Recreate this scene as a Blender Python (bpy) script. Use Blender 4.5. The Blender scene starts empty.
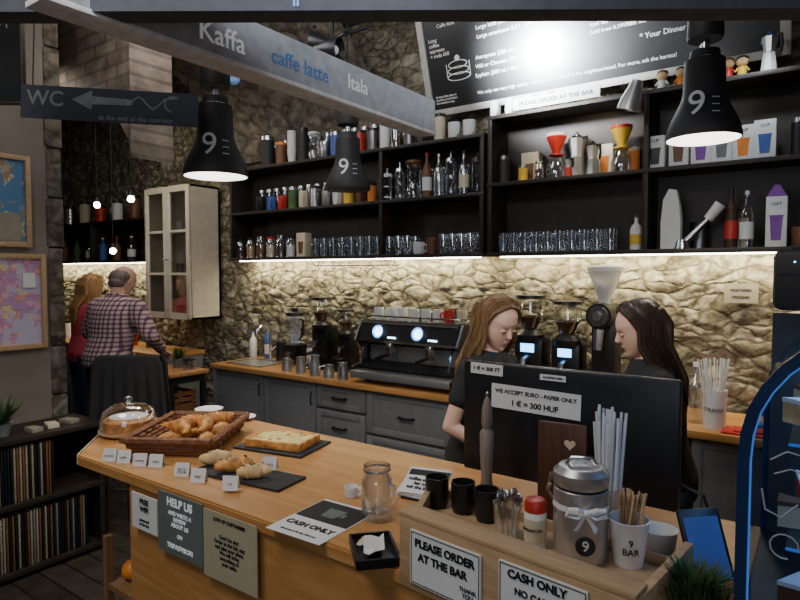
import bpy, bmesh, math, random
from mathutils import Vector, Matrix, noise
R=random.Random(7); PI=math.pi; rad=math.radians
COL=bpy.context.scene.collection
HC=1.72; yaw=rad(35.4); pit=rad(2.67)
SY,CY,SP,CP=math.sin(yaw),math.cos(yaw),math.sin(pit),math.cos(pit)
F=Vector((-SY*CP,CY*CP,-SP)); RT=Vector((CY,SY,0)); UP=RT.cross(F); CAM=Vector((0,0,HC))
def ray(px,py): return F+RT*((px-400)/600)+UP*((300-py)/600)
def onz(px,py,z): d=ray(px,py); return CAM+d*((z-HC)/d.z)
def ony(px,py,Y): d=ray(px,py); return CAM+d*(Y/d.y)
def at(px,py,d): return CAM+ray(px,py)*d
def sx(px,Y,z):
    t=(px-400)/600; return (t*(CP*CY*Y-SP*(z-HC))-SY*Y)/(CY+t*CP*SY)
# ---------------------------------------------------------------- materials
M={}
def nm(name):
    m=bpy.data.materials.new(name); m.use_nodes=True; nt=m.node_tree; M[name]=m
    return m,nt,nt.nodes['Principled BSDF']
def N(nt,t,**k):
    n=nt.nodes.new(t)
    for a,v in k.items():
        if a in n.inputs: n.inputs[a].default_value=v
        else: setattr(n,a,v)
    return n
def c4(c,f=1): return (min(1,c[0]*f),min(1,c[1]*f),min(1,c[2]*f),1)
def ramp(nt,fac,stops,const=False):
    r=nt.nodes.new('ShaderNodeValToRGB')
    if const: r.color_ramp.interpolation='CONSTANT'
    e=r.color_ramp.elements
    while len(e)<len(stops): e.new(.5)
    for i,(p,c) in enumerate(stops): e[i].position=p; e[i].color=c4(c)
    nt.links.new(fac,r.inputs[0]); return r.outputs[0]
def bumpit(nt,bs,h,s,d=.01):
    b=N(nt,'ShaderNodeBump'); b.inputs['Strength'].default_value=s; b.inputs['Distance'].default_value=d
    nt.links.new(h,b.inputs['Height']); nt.links.new(b.outputs[0],bs.inputs['Normal'])
def mat(name,col,rough=.6,metal=0,es=0,var=.15,scale=18,bump=0,spec=.5,sss=0):
    m,nt,bs=nm(name)
    bs.inputs['Roughness'].default_value=rough; bs.inputs['Metallic'].default_value=metal
    bs.inputs['Specular IOR Level'].default_value=spec
    if sss: bs.inputs['Subsurface Weight'].default_value=sss; bs.inputs['Subsurface Scale'].default_value=.015
    tc=N(nt,'ShaderNodeTexCoord'); no=N(nt,'ShaderNodeTexNoise',Scale=scale,Detail=4.0)
    nt.links.new(tc.outputs['Object'],no.inputs['Vector'])
    o=ramp(nt,no.outputs['Fac'],[(.3,[x*(1-var) for x in col]),(.7,[min(1,x*(1+var)) for x in col])])
    nt.links.new(o,bs.inputs['Base Color'])
    if es:
        bs.inputs['Emission Color'].default_value=c4(col); bs.inputs['Emission Strength'].default_value=es
    if bump: bumpit(nt,bs,no.outputs['Fac'],bump)
    return m
def wood(name,c1,c2,axis='X',scale=3,rough=.35,spec=.5):
    m,nt,bs=nm(name); tc=N(nt,'ShaderNodeTexCoord'); mp=N(nt,'ShaderNodeMapping')
    s={'X':(.6,6,6),'Y':(6,.6,6),'Z':(6,6,.6)}[axis]; mp.inputs['Scale'].default_value=[a*scale/3 for a in s]
    no=N(nt,'ShaderNodeTexNoise',Scale=2.5,Detail=8.0,Distortion=1.2)
    nt.links.new(tc.outputs['Object'],mp.inputs['Vector']); nt.links.new(mp.outputs[0],no.inputs['Vector'])
    o=ramp(nt,no.outputs['Fac'],[(.3,c1),(.5,c2),(.58,[ (a+b)/2 for a,b in zip(c1,c2)]),(.75,c1)])
    nt.links.new(o,bs.inputs['Base Color']); bs.inputs['Roughness'].default_value=rough
    bs.inputs['Specular IOR Level'].default_value=spec
    bumpit(nt,bs,no.outputs['Fac'],.08,.003); return m
def stone(name,cols,scale=6.5,b=.6,flat=2.0,lo=.55):
    m,nt,bs=nm(name); tc=N(nt,'ShaderNodeTexCoord')
    no=N(nt,'ShaderNodeTexNoise',Scale=4.0,Detail=4.0)
    mx=N(nt,'ShaderNodeVectorMath',operation='MULTIPLY_ADD'); mx.inputs[1].default_value=(.16,.16,.16)
    nt.links.new(no.outputs['Color'],mx.inputs[0]); nt.links.new(tc.outputs['Object'],mx.inputs[2]); nt.links.new(tc.outputs['Object'],no.inputs['Vector'])
    mp=N(nt,'ShaderNodeMapping'); mp.inputs['Scale'].default_value=(1,1,flat)
    nt.links.new(mx.outputs[0],mp.inputs['Vector'])
    vo=N(nt,'ShaderNodeTexVoronoi',Scale=scale,Randomness=.85); nt.links.new(mp.outputs[0],vo.inputs['Vector'])
    ve=N(nt,'ShaderNodeTexVoronoi',Scale=scale,feature='DISTANCE_TO_EDGE',Randomness=.85); nt.links.new(mp.outputs[0],ve.inputs['Vector'])
    sp=N(nt,'ShaderNodeSeparateColor'); nt.links.new(vo.outputs['Color'],sp.inputs[0])
    n=len(cols); col=ramp(nt,sp.outputs[0],[(i/(n-1) if n>1 else 0,c) for i,c in enumerate(cols)],True)
    fine=N(nt,'ShaderNodeTexNoise',Scale=13.0,Detail=10.0,Roughness=.68); nt.links.new(tc.outputs['Object'],fine.inputs['Vector'])
    f2=ramp(nt,fine.outputs['Fac'],[(.36,(.3,.28,.25)),(.6,(1,1,1))])
    ed=ramp(nt,ve.outputs['Distance'],[(0,(lo+.1,lo+.08,lo)),(.03,(lo+.15,lo+.12,lo+.06)),(.1,(1,1,1))])
    a=N(nt,'ShaderNodeMixRGB',blend_type='MULTIPLY'); a.inputs[0].default_value=1; nt.links.new(col,a.inputs[1]); nt.links.new(f2,a.inputs[2])
    a2=N(nt,'ShaderNodeMixRGB',blend_type='MULTIPLY'); a2.inputs[0].default_value=1; nt.links.new(a.outputs[0],a2.inputs[1]); nt.links.new(ed,a2.inputs[2])
    nt.links.new(a2.outputs[0],bs.inputs['Base Color']); bs.inputs['Roughness'].default_value=.92
    eh=ramp(nt,ve.outputs['Distance'],[(0,(0,0,0)),(.16,(.7,.7,.7)),(.4,(1,1,1))])
    ad=N(nt,'ShaderNodeMath',operation='MULTIPLY_ADD'); ad.inputs[1].default_value=1.1
    nt.links.new(fine.outputs['Fac'],ad.inputs[0]); nt.links.new(eh,ad.inputs[2])
    bumpit(nt,bs,ad.outputs[0],b,.016); return m
def brick(name,c1,c2,mortar,sc,rowh,bw,rough=.8,rot=None,b=.4,ms=.006):
    m,nt,bs=nm(name); tc=N(nt,'ShaderNodeTexCoord'); mp=N(nt,'ShaderNodeMapping')
    if rot: mp.inputs['Rotation'].default_value=rot
    br=N(nt,'ShaderNodeTexBrick',Scale=sc); br.inputs['Color1'].default_value=c4(c1); br.inputs['Color2'].default_value=c4(c2); br.inputs['Mortar'].default_value=c4(mortar)
    br.inputs['Row Height'].default_value=rowh; br.inputs['Brick Width'].default_value=bw; br.inputs['Mortar Size'].default_value=ms
    no=N(nt,'ShaderNodeTexNoise',Scale=9.0,Detail=6.0)
    nt.links.new(tc.outputs['Object'],mp.inputs[0]); nt.links.new(mp.outputs[0],br.inputs['Vector']); nt.links.new(mp.outputs[0],no.inputs['Vector'])
    f2=ramp(nt,no.outputs['Fac'],[(.3,(.45,.45,.45)),(.7,(1,1,1))])
    a=N(nt,'ShaderNodeMixRGB',blend_type='MULTIPLY'); a.inputs[0].default_value=1; nt.links.new(br.outputs[0],a.inputs[1]); nt.links.new(f2,a.inputs[2])
    nt.links.new(a.outputs[0],bs.inputs['Base Color']); bs.inputs['Roughness'].default_value=rough
    bumpit(nt,bs,br.outputs['Fac'],-b,.01); return m
def glass(name,col=(1,1,1),dens=.12,rough=.03,fr=.75):
    m,nt,bs=nm(name); nt.nodes.remove(bs); out=nt.nodes['Material Output']
    tr=N(nt,'ShaderNodeBsdfTransparent'); tr.inputs[0].default_value=c4(col)
    gl=N(nt,'ShaderNodeBsdfGlossy'); gl.inputs['Roughness'].default_value=rough; gl.inputs[0].default_value=c4((.9,.95,1))
    lw=N(nt,'ShaderNodeLayerWeight',Blend=.35)
    mm=N(nt,'ShaderNodeMath',operation='MULTIPLY_ADD'); mm.inputs[1].default_value=fr; mm.inputs[2].default_value=dens
    nt.links.new(lw.outputs['Facing'],mm.inputs[0])
    mx=N(nt,'ShaderNodeMixShader'); nt.links.new(mm.outputs[0],mx.inputs[0]); nt.links.new(tr.outputs[0],mx.inputs[1]); nt.links.new(gl.outputs[0],mx.inputs[2])
    nt.links.new(mx.outputs[0],out.inputs[0]); return m
def milky(name,col,mixf):
    m,nt,bs=nm(name); out=nt.nodes['Material Output']; bs.inputs['Base Color'].default_value=c4(col); bs.inputs['Roughness'].default_value=.25
    tr=N(nt,'ShaderNodeBsdfTransparent'); no=N(nt,'ShaderNodeTexNoise',Scale=12.0); mm=N(nt,'ShaderNodeMath',operation='MULTIPLY_ADD'); mm.inputs[1].default_value=.1; mm.inputs[2].default_value=mixf-.05
    nt.links.new(no.outputs['Fac'],mm.inputs[0]); mx=N(nt,'ShaderNodeMixShader'); nt.links.new(mm.outputs[0],mx.inputs[0]); nt.links.new(tr.outputs[0],mx.inputs[1]); nt.links.new(bs.outputs[0],mx.inputs[2]); nt.links.new(mx.outputs[0],out.inputs[0])
def mapmat(name,sea,land,scale,off,thr=.5):
    m,nt,bs=nm(name); tc=N(nt,'ShaderNodeTexCoord'); mp=N(nt,'ShaderNodeMapping'); mp.inputs['Location'].default_value=off
    no=N(nt,'ShaderNodeTexNoise',Scale=scale,Detail=10.0,Roughness=.66); vo=N(nt,'ShaderNodeTexVoronoi',Scale=scale*6); ve=N(nt,'ShaderNodeTexVoronoi',Scale=scale*6,feature='DISTANCE_TO_EDGE')
    nt.links.new(tc.outputs['Object'],mp.inputs[0]); nt.links.new(mp.outputs[0],no.inputs['Vector'])
    wv=N(nt,'ShaderNodeVectorMath',operation='MULTIPLY_ADD'); wv.inputs[1].default_value=(.1,.1,.1); nt.links.new(no.outputs['Color'],wv.inputs[0]); nt.links.new(mp.outputs[0],wv.inputs[2])
    nt.links.new(wv.outputs[0],vo.inputs['Vector']); nt.links.new(wv.outputs[0],ve.inputs['Vector'])
    s=N(nt,'ShaderNodeSeparateColor'); nt.links.new(vo.outputs['Color'],s.inputs[0])
    lc=ramp(nt,s.outputs[0],[(i/len(land),c) for i,c in enumerate(land)],True)
    ln=ramp(nt,ve.outputs['Distance'],[(0,(.4,.35,.4)),(.04,(1,1,1))])
    a=N(nt,'ShaderNodeMixRGB',blend_type='MULTIPLY'); a.inputs[0].default_value=1; nt.links.new(lc,a.inputs[1]); nt.links.new(ln,a.inputs[2])
    mk=ramp(nt,no.outputs['Fac'],[(0,(0,0,0)),(thr,(1,1,1))],True)
    b=N(nt,'ShaderNodeMixRGB'); nt.links.new(mk,b.inputs[0]); b.inputs[1].default_value=c4(sea); nt.links.new(a.outputs[0],b.inputs[2])
    nt.links.new(b.outputs[0],bs.inputs['Base Color']); bs.inputs['Roughness'].default_value=.5; return m
def plaid(name):
    m,nt,bs=nm(name); tc=N(nt,'ShaderNodeTexCoord')
    outs=[]
    for d in ('X','Z'):
        w=N(nt,'ShaderNodeTexWave',Scale=9.0,bands_direction=d); nt.links.new(tc.outputs['Object'],w.inputs['Vector'])
        outs.append(ramp(nt,w.outputs['Fac'],[(.0,(.85,.74,.74)),(.62,(.75,.62,.64)),(.85,(.28,.2,.27))]))
    a=N(nt,'ShaderNodeMixRGB',blend_type='MULTIPLY'); a.inputs[0].default_value=1; nt.links.new(outs[0],a.inputs[1]); nt.links.new(outs[1],a.inputs[2])
    nt.links.new(a.outputs[0],bs.inputs['Base Color']); bs.inputs['Roughness'].default_value=.9
def hairmat(name,c1,c2):
    m,nt,bs=nm(name); tc=N(nt,'ShaderNodeTexCoord'); mp=N(nt,'ShaderNodeMapping'); mp.inputs['Scale'].default_value=(110,110,5)
    no=N(nt,'ShaderNodeTexNoise',Scale=1.0,Detail=3.0); nt.links.new(tc.outputs['Object'],mp.inputs[0]); nt.links.new(mp.outputs[0],no.inputs['Vector'])
    nt.links.new(ramp(nt,no.outputs['Fac'],[(.35,c1),(.65,c2)]),bs.inputs['Base Color']); bs.inputs['Roughness'].default_value=.45
    bumpit(nt,bs,no.outputs['Fac'],.4,.003)
mat('black',(.012,.012,.014),.35); mat('matteblack',(.02,.02,.022),.6); mat('shelf',(.022,.016,.012),.5,var=.3)
mat('steel',(.55,.56,.58),.25,1); mat('darksteel',(.2,.2,.21),.35,1); mat('chrome',(.8,.8,.82),.12,1); mat('brushed',(.5,.51,.52),.36,.8,var=.08); mat('shiny',(.55,.55,.56),.34,.85,var=.05); mat('gunmetal',(.13,.13,.135),.35,.8)
mat('white',(.75,.76,.76),.45,var=.04); mat('paper',(.72,.73,.72),.7,var=.03); mat('cream',(.62,.55,.4),.6,var=.06); mat('oldpaper',(.27,.24,.18),.7,var=.1)
mat('cabwhite',(.68,.62,.5),.5,var=.08); mat('ink',(.01,.01,.012),.6); mat('chalkglow',(.7,.7,.68),.9,es=.25,var=.03); mat('dimpaint',(.32,.34,.37),.8,var=.2)  # chalk writing carries a faint glow so it reads brighter
mat('cabgrey',(.18,.187,.2),.45,var=.08); mat('beam',(.42,.46,.52),.6,bump=.1); mat('beamdark',(.07,.08,.105),.7)
mat('beampale',(.75,.77,.8),.6,bump=.1); mat('sky',(.1,.24,.58),.6); mat('whitepaint',(.9,.92,.95),.6,es=.12,var=.02); mat('bluepaintglow',(.25,.45,.9),.6,es=.1)  # white and blue paints have a faint glow put into them
mat('ceil',(.11,.11,.12),.9,scale=3,bump=.3); mat('plaster',(.2,.17,.14),.9,scale=4,bump=.3)
mat('green',(.05,.12,.03),.6,var=.5); mat('grass',(.04,.09,.02),.6,var=.6); mat('red',(.5,.03,.02),.4); mat('orange',(.8,.25,.03),.4)
mat('yellow',(.75,.5,.05),.45); mat('blue',(.05,.12,.4),.4); mat('purple',(.2,.05,.35),.5); mat('brown',(.16,.07,.03),.5); mat('pink',(.5,.12,.16),.5)
mat('greysign',(.13,.155,.15),.7,var=.08); mat('beige',(.42,.38,.25),.7,var=.06); mat('slate',(.02,.021,.023),.7,bump=.2)
mat('bake',(.62,.28,.07),.5,var=.55,scale=34,bump=.6); mat('bakelight',(.7,.47,.22),.6,var=.35,scale=30,bump=.3); mat('quiche',(.9,.66,.24),.5,var=.35,scale=40,bump=.6)
mat('wicker',(.2,.075,.03),.5,var=.4,scale=60,bump=.5); mat('skin',(.72,.46,.35),.45,var=.03,sss=.25); mat('lips',(.58,.26,.22),.45); mat('eye',(.6,.6,.6),.25); mat('iris',(.05,.03,.02),.2)
mat('redshirt',(.5,.06,.09),.8); mat('tee',(.016,.016,.018),.85); mat('jeans',(.03,.04,.07),.9)
mat('led',(1,.93,.74),.5,es=18,var=0); mat('bulb',(1,.95,.85),.5,es=30,var=0); mat('bulboff',(.5,.5,.48),.4); mat('bluelit',(.1,.45,1),.5,es=7,var=0); mat('gauge',(.55,.88,1),.5,es=7,var=0); mat('gaugering',(.1,.4,1),.5,es=3,var=0)
mat('shadein',(.85,.85,.8),.5,es=1.5,var=0); mat('shadeoff',(.25,.25,.25),.6); mat('bluerim',(.012,.03,.09),.25); mat('blueglow',(.03,.14,.5),.4,es=.8); mat('screenred',(.4,.08,.05),.6,es=.05); mat('screenblue',(.06,.12,.38),.6,es=.08)  # lamp inside: bulb light put in as glow, and a darker unlit copy
mat('chalkboard',(.02,.021,.023),.3,var=.3,scale=4,spec=.9); mat('frame',(.5,.49,.46),.5); mat('coffee',(.05,.02,.01),.5,var=.5,scale=80); mat('grain',(.4,.3,.15),.7,var=.5,scale=90)
mat('silver',(.5,.5,.5),.35,1); mat('monitor',(.012,.013,.015),.4); milky('strawmat',(.85,.88,.9),.62); milky('milkhopper',(.85,.86,.85),.7)
wood('oak',(.62,.32,.115),(.47,.225,.068),'X',3,.33); wood('oaklight',(.55,.38,.21),(.42,.27,.14),'X',5,.5); wood('oakz',(.33,.19,.09),(.22,.12,.055),'Z',4,.5)
wood('walnut',(.12,.05,.025),(.06,.025,.012),'Z',5,.5); wood('darkwood',(.05,.035,.025),(.03,.02,.015),'Y',4,.5); wood('greywood',(.3,.24,.19),(.2,.16,.13),'Z',5,.5)
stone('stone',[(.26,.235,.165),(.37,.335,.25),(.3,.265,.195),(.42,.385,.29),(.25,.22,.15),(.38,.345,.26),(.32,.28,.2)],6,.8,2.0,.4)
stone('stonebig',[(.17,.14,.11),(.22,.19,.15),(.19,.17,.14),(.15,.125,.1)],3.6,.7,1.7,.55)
brick('brickwall',(.19,.14,.1),(.26,.205,.155),(.14,.115,.09),1,.085,.26,rot=(PI/2,0,0),ms=.012,b=.8)
brick('planks',(.07,.055,.045),(.045,.035,.03),(.012,.01,.01),1,.14,1.3,.45,b=.2)
glass('glass'); glass('glasscase',(.6,.68,.8),.03,.04,.25); glass('frost',(.85,.88,.9),.3,.2); glass('shelfglass',(.8,.9,1),.05,.1,.2)
mapmat('maplow',(.5,.45,.6),[(.65,.25,.4),(.5,.26,.5),(.7,.55,.3),(.68,.38,.5),(.45,.3,.5),(.65,.32,.32)],4.5,(3,1,2),.45)
mapmat('maphigh',(.08,.2,.36),[(.5,.42,.28),(.42,.3,.18),(.55,.5,.38),(.3,.2,.12),(.5,.35,.2),(.2,.3,.35)],5,(1,5,2),.5)
plaid('plaid'); hairmat('hairblond',(.3,.15,.05),(.5,.3,.13)); hairmat('hairlight',(.1,.05,.02),(.25,.14,.06)); hairmat('hairdark',(.02,.011,.008),(.055,.03,.018)); hairmat('hairgrey',(.12,.09,.08),(.25,.2,.18))
# ---------------------------------------------------------------- mesh builder
def frameZ(d):
    return Vector((0,0,1)).rotation_difference(d.normalized()).to_matrix().to_4x4()
class MB:
    def __init__(s): s.bm=bmesh.new()
    def box(s,c,d,rz=0,bev=0,Mx=None):
        m=(Mx or Matrix())@Matrix.Translation(c)@Matrix.Rotation(rz,4,'Z')@Matrix.Diagonal((d[0],d[1],d[2],1))
        r=bmesh.ops.create_cube(s.bm,size=1,matrix=m)
        if bev:
            es=list({e for v in r['verts'] for e in v.link_edges})
            bmesh.ops.bevel(s.bm,geom=es,offset=bev,segments=2,affect='EDGES',profile=.5)
        return s
    def lathe(s,prof,c=(0,0,0),n=20,Mx=None,sq=1):
        m=(Mx or Matrix())@Matrix.Translation(c); rings=[]
        for r,z in prof:
            if r<1e-6: rings.append([s.bm.verts.new(m@Vector((0,0,z)))])
            else: rings.append([s.bm.verts.new(m@Vector((r*math.cos(2*PI*i/n),r*sq*math.sin(2*PI*i/n),z))) for i in range(n)])
        for a,b in zip(rings,rings[1:]):
            for i in range(n):
                j=(i+1)%n
                if len(a)==1 and len(b)==1: continue
                if len(a)==1: f=(a[0],b[j],b[i])
                elif len(b)==1: f=(a[i],a[j],b[0])
                else: f=(a[i],a[j],b[j],b[i])
                try: s.bm.faces.new(f)
                except ValueError: pass
        return s
    def tube(s,pts,r,n=8,caps=True,sq=1):
        pts=[Vector(p) for p in pts]; k=len(pts); rs=r if isinstance(r,(list,tuple)) else [r]*k
        rings=[]; up=None
        for i,p in enumerate(pts):
            t=(pts[min(i+1,k-1)]-pts[max(i-1,0)]).normalized()
            if up is None: up=t.orthogonal().normalized()
            up=(up-t*up.dot(t)); up=up.normalized() if up.length>1e-6 else t.orthogonal().normalized()
            w=t.cross(up)
            rings.append([s.bm.verts.new(p+(up*math.cos(2*PI*j/n)+w*sq*math.sin(2*PI*j/n))*rs[i]) for j in range(n)])
        for a,b in zip(rings,rings[1:]):
            for i in range(n):
                j=(i+1)%n; s.bm.faces.new((a[i],a[j],b[j],b[i]))
        if caps: s.bm.faces.new(rings[0][::-1]); s.bm.faces.new(rings[-1])
        return s
    def prism(s,poly,h,Mx=None):
        m=Mx or Matrix(); a=[s.bm.verts.new(m@Vector((x,y,0))) for x,y in poly]; b=[s.bm.verts.new(m@Vector((x,y,h))) for x,y in poly]
        s.bm.faces.new(a[::-1]); s.bm.faces.new(b)
        for i in range(len(a)):
            j=(i+1)%len(a); s.bm.faces.new((a[i],a[j],b[j],b[i]))
        return s
    def ell(s,c,r,Mx=None,seg=16):
        if not hasattr(r,'__len__'): r=(r,r,r)
        bmesh.ops.create_uvsphere(s.bm,u_segments=seg,v_segments=max(6,seg*2//3),radius=1,matrix=(Mx or Matrix())@Matrix.Translation(c)@Matrix.Diagonal((r[0],r[1],r[2],1))); return s
    def cap(s,a,b,ra,rb,n=12):
        s.tube([a,b],[ra,rb],n); s.ell(a,ra,seg=n); s.ell(b,rb,seg=n); return s
    def build(s,name,m,parent=None,loc=None,rz=0,ang=38):
        bmesh.ops.recalc_face_normals(s.bm,faces=s.bm.faces)
        me=bpy.data.meshes.new(name); s.bm.to_mesh(me); s.bm.free()
        me.polygons.foreach_set('use_smooth',[True]*len(me.polygons)); me.set_sharp_from_angle(angle=rad(ang))
        me.materials.append(M[m] if isinstance(m,str) else m)
        o=bpy.data.objects.new(name,me); COL.objects.link(o)
        if parent: o.parent=parent
        if loc is not None: o.location=loc
        o.rotation_euler.z=rz
        return o
def P(par,name,m,f):
    b=MB(); f(b); return b.build(name,m,par)
def tag(o,label,cat,group=None):
    o['label']=label; o['category']=cat
    if group: o['group']=group
    return o
def thing(name,label,cat,loc=(0,0,0),rz=0,group=None):
    o=bpy.data.objects.new(name,None); COL.objects.link(o); o.empty_display_size=.05
    o.location=loc; o.rotation_euler.z=rz; return tag(o,label,cat,group)
def one(name,m,f,label,cat,loc=(0,0,0),rz=0,group=None):
    b=MB(); f(b); return tag(b.build(name,m,None,loc,rz),label,cat,group)
def struct(name,m,f):
    b=MB(); f(b); o=b.build(name,m); o['kind']='structure'; return o
def dup(root,loc,rz=0,label=None,group=None,sc=1):
    r=root.copy(); COL.objects.link(r); r.location=loc; r.rotation_euler=(0,0,rz); r.scale=(sc,sc,sc)
    if label: r['label']=label
    if group: r['group']=group
    for ch in [o for o in bpy.data.objects if o.parent==root]:
        c=ch.copy(); COL.objects.link(c); c.parent=r
        for g in [o for o in bpy.data.objects if o.parent==ch]:
            d=g.copy(); COL.objects.link(d); d.parent=c
    return r
WRAP={}
def text(par,s,size,m,Mx=None,align='CENTER',bold=.0,ext=.0006,wrap=None,name='lettering'):
    cu=bpy.data.curves.new('t','FONT'); cu.body=s; cu.size=size; cu.align_x=align; cu.align_y='CENTER'; cu.extrude=ext; cu.offset=bold*size; cu.resolution_u=4
    cu.materials.append(M[m]); o=bpy.data.objects.new(name,cu); COL.objects.link(o); o.parent=par
    if Mx: o.matrix_basis=Mx
    if wrap: WRAP[cu.name]=wrap
    return o
def axes(o,x,y):
    x=Vector(x).normalized(); y=Vector(y); y=(y-x*x.dot(y)).normalized(); z=x.cross(y)
    m=Matrix((x,y,z)).transposed().to_4x4(); m.translation=Vector(o); return m
def front(o): return axes(o,(1,0,0),(0,0,1))
def right(o): return axes(o,(0,1,0),(0,0,1))
def sign(name,label,cat,Mx,W,H,bm_,lines,group=None,th=.004,fr=None,frm='frame'):
    t=thing(name,label,cat,group=group); t.matrix_world=Mx
    P(t,'panel',bm_,lambda b:b.box((0,0,th/2),(W,H,th)))
    if fr:
        def g(b):
            for sgn in (-1,1):
                b.box((sgn*(W/2+fr/2),0,th),(fr,H+2*fr,.03),bev=.003); b.box((0,sgn*(H/2+fr/2),th),(W,fr,.03),bev=.003)
        P(t,'frame',frm,g)
    for l in lines:
        s,x,y,size,mm=l[:5]; al=l[5] if len(l)>5 else 'CENTER'; bo=l[6] if len(l)>6 else .01
        text(t,s,size,mm,Matrix.Translation((x,y,th+.0008)),al,bo)
    return t
def frect(px0,px1,py,hpx,Y):
    c=ony((px0+px1)/2,py,Y); W=ony(px1,py,Y).x-ony(px0,py,Y).x; d=F.dot(c-CAM); return c,W,hpx*d/600
# ---------------------------------------------------------------- setting
WY=3.92
def backwall(b):
    nx,nz=560,190; g=[]
    for i in range(nx+1):
        x=-9+11.2*i/nx; row=[]
        for k in range(nz+1):
            z=3.75*k/nz
            p=Vector((x*6,0,z*12)); p+=noise.noise_vector(Vector((x*3,1,z*3)))*.9
            d=noise.voronoi(p)[0]; h=min(.2,(d[1]-d[0]))*.07+noise.noise(Vector((x*8,2,z*8)))*.014+noise.noise(Vector((x*22,5,z*22)))*.007+.008
            row.append(b.bm.verts.new((x,WY-h,z)))
        g.append(row)
    for i in range(nx):
        for k in range(nz): b.bm.faces.new((g[i][k],g[i+1][k],g[i+1][k+1],g[i][k+1]))
    b.box((-3.4,WY+.1,1.87),(11.2,.15,3.75))
struct('wall_back','stone',backwall)
struct('floor','planks',lambda b:b.box((-3.4,.4,-.05),(11.6,7.4,.1)))
struct('ceiling','ceil',lambda b:b.box((-3.4,.4,3.8),(11.6,7.4,.1)))
struct('wall_left','plaster',lambda b:b.box((-4.1,-.67,1.875),(.2,4.96,3.75)))
struct('wall_far_left','plaster',lambda b:b.box((-9.05,.4,1.875),(.1,7.2,3.75)))
struct('wall_right','plaster',lambda b:b.box((2.25,.4,1.875),(.1,7.2,3.75)))
def pil(b):
    for k in range(12): b.box((-4.1,1.85,.156+k*.3125),(.215+R.uniform(0,.015),.09+R.uniform(0,.02),.305),bev=.012)
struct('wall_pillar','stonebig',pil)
def arch(b):
    x0,x1,y1=-8.9,-3.62,2.45; n=20; cx=(x0+x1)/2; top=3.74
    poly=[(x0,2.45)]+[(cx-math.cos(PI*i/n)*(x1-x0)/2,2.45+.75*math.sin(PI*i/n)) for i in range(1,n)]+[(x1,2.45),(x1,top),(x0,top)]
    b.prism(poly,.3,axes((0,y1,0),(1,0,0),(0,0,1)))
struct('wall_arch','brickwall',arch)
def vault(b):
    n=14; a=[];c=[]
    for i in range(n+1):
        th=PI/2*i/n; z=2.75+.98*math.sin(th); y=3.85-1.35*(1-math.cos(th))
        a.append(b.bm.verts.new((-4.9,y,z))); c.append(b.bm.verts.new((-2.9,y,z)))
    for i in range(n): b.bm.faces.new((a[i],c[i],c[i+1],a[i+1]))
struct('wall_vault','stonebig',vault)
b=MB(); pA=onz(-60,24,2.62); pB=onz(900,20,2.62)
dirr=(pB-pA).normalized(); m=axes(pA,dirr,(0,0,1))
b.box(((pB-pA).length/2,.15,.05),((pB-pA).length,.3,.1),Mx=m)
o=b.build('overhead_beam','beamdark'); tag(o,'dark blue-grey beam crossing overhead along the top of the room','beam')
xq=(m.inverted()@onz(301,22,2.62)).x
text(o,'II',.05,'bluepaintglow',m@Matrix.Translation((xq,.03,.102)),bold=.03)
t=thing('menu_beam','pale grey hanging beam lettered with blue and white coffee names','beam',(-2.1,0,0))
P(t,'board','beam',lambda b:b.box((-.05,2.15,2.73),(.1,2.4,.2),bev=.004))
P(t,'bottom_rail','beampale',lambda b:b.box((-.06,2.15,2.618),(.13,2.4,.022),bev=.004))
for s,yy,c_,sz,zz in (('Kaffa',1.665,'whitepaint',.12,2.705),('caffe latte',2.13,'sky',.1,2.712),('Itala',2.56,'whitepaint',.105,2.73)):
    text(t,s,sz,c_,right((.002,yy,zz)),bold=.01)
def wallmap(label,m_,y0,y1,z0,z1):
    t=thing('framed_map',label,'map',(-3.985,(y0+y1)/2,z0)); w=y1-y0; h=z1-z0
    P(t,'map_print',m_,lambda b:b.box((0,0,h/2),(.012,w,h)))
    def fr(b):
        for s in (-1,1):
            b.box((.008,s*(w/2-.015),h/2),(.03,.03,h),bev=.003); b.box((.008,0,h/2+s*(h/2-.015)),(.03,w-.06,.03),bev=.003)
    P(t,'frame','oaklight',fr); return t
t=wallmap('large pink and violet world map in wooden frame on left wall','maplow',1.0,1.775,1.25,1.83)
P(t,'legend_sheet','paper',lambda b:b.box((.012,.29,.42),(.006,.07,.09)))
t=wallmap('blue and beige poster map in wooden frame above the pink map','maphigh',1.0,1.7,1.87,2.42)
P(t,'inset_sheet','oldpaper',lambda b:b.box((.012,.22,.12),(.006,.14,.16)))
# hanging signs at the top left
q=at(110,106,2.75)
t=sign('hanging_sign','long dark hanging sign with white WC lettering and ornate arrow','sign',axes(q,(.80,.60,-.05),(0,0,1)),.8,.15,'beamdark',[('WC',-.29,.015,.095,'dimpaint'),('at the end of the corridor',.12,-.055,.032,'dimpaint')])
P(t,'painted_arrow','dimpaint',lambda b:b.prism([(-.17,.02),(-.08,.065),(-.08,.038),(.1,.033),(.1,.007),(-.08,.002),(-.08,-.025)],.001,Matrix.Translation((0,0,.0045))))
P(t,'painted_scroll','dimpaint',lambda b:b.tube([(.1+.033*k*.5,.02+.024*math.sin(k*.8),.006) for k in range(11)]+[(.29+.04*math.cos(a),.02+.035*math.sin(a),.006) for a in [1+k*.5 for k in range(8)]],.005,6))
P(t,'cord','ink',lambda b:b.tube([(-.35,.07,0),(-.35,3.73-q.z,0)],.003)); P(t,'cord','ink',lambda b:b.tube([(.35,.07,0),(.35,3.73-q.z,0)],.003))
q=at(-6,50,2.9)
t=sign('hanging_chalk_board','narrow dark chalkboard hanging at the upper left corner','sign',axes(q,(.82,.57,0),(0,0,1)),.27,.5,'chalkboard',[],fr=.012,frm='darkwood')
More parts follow.
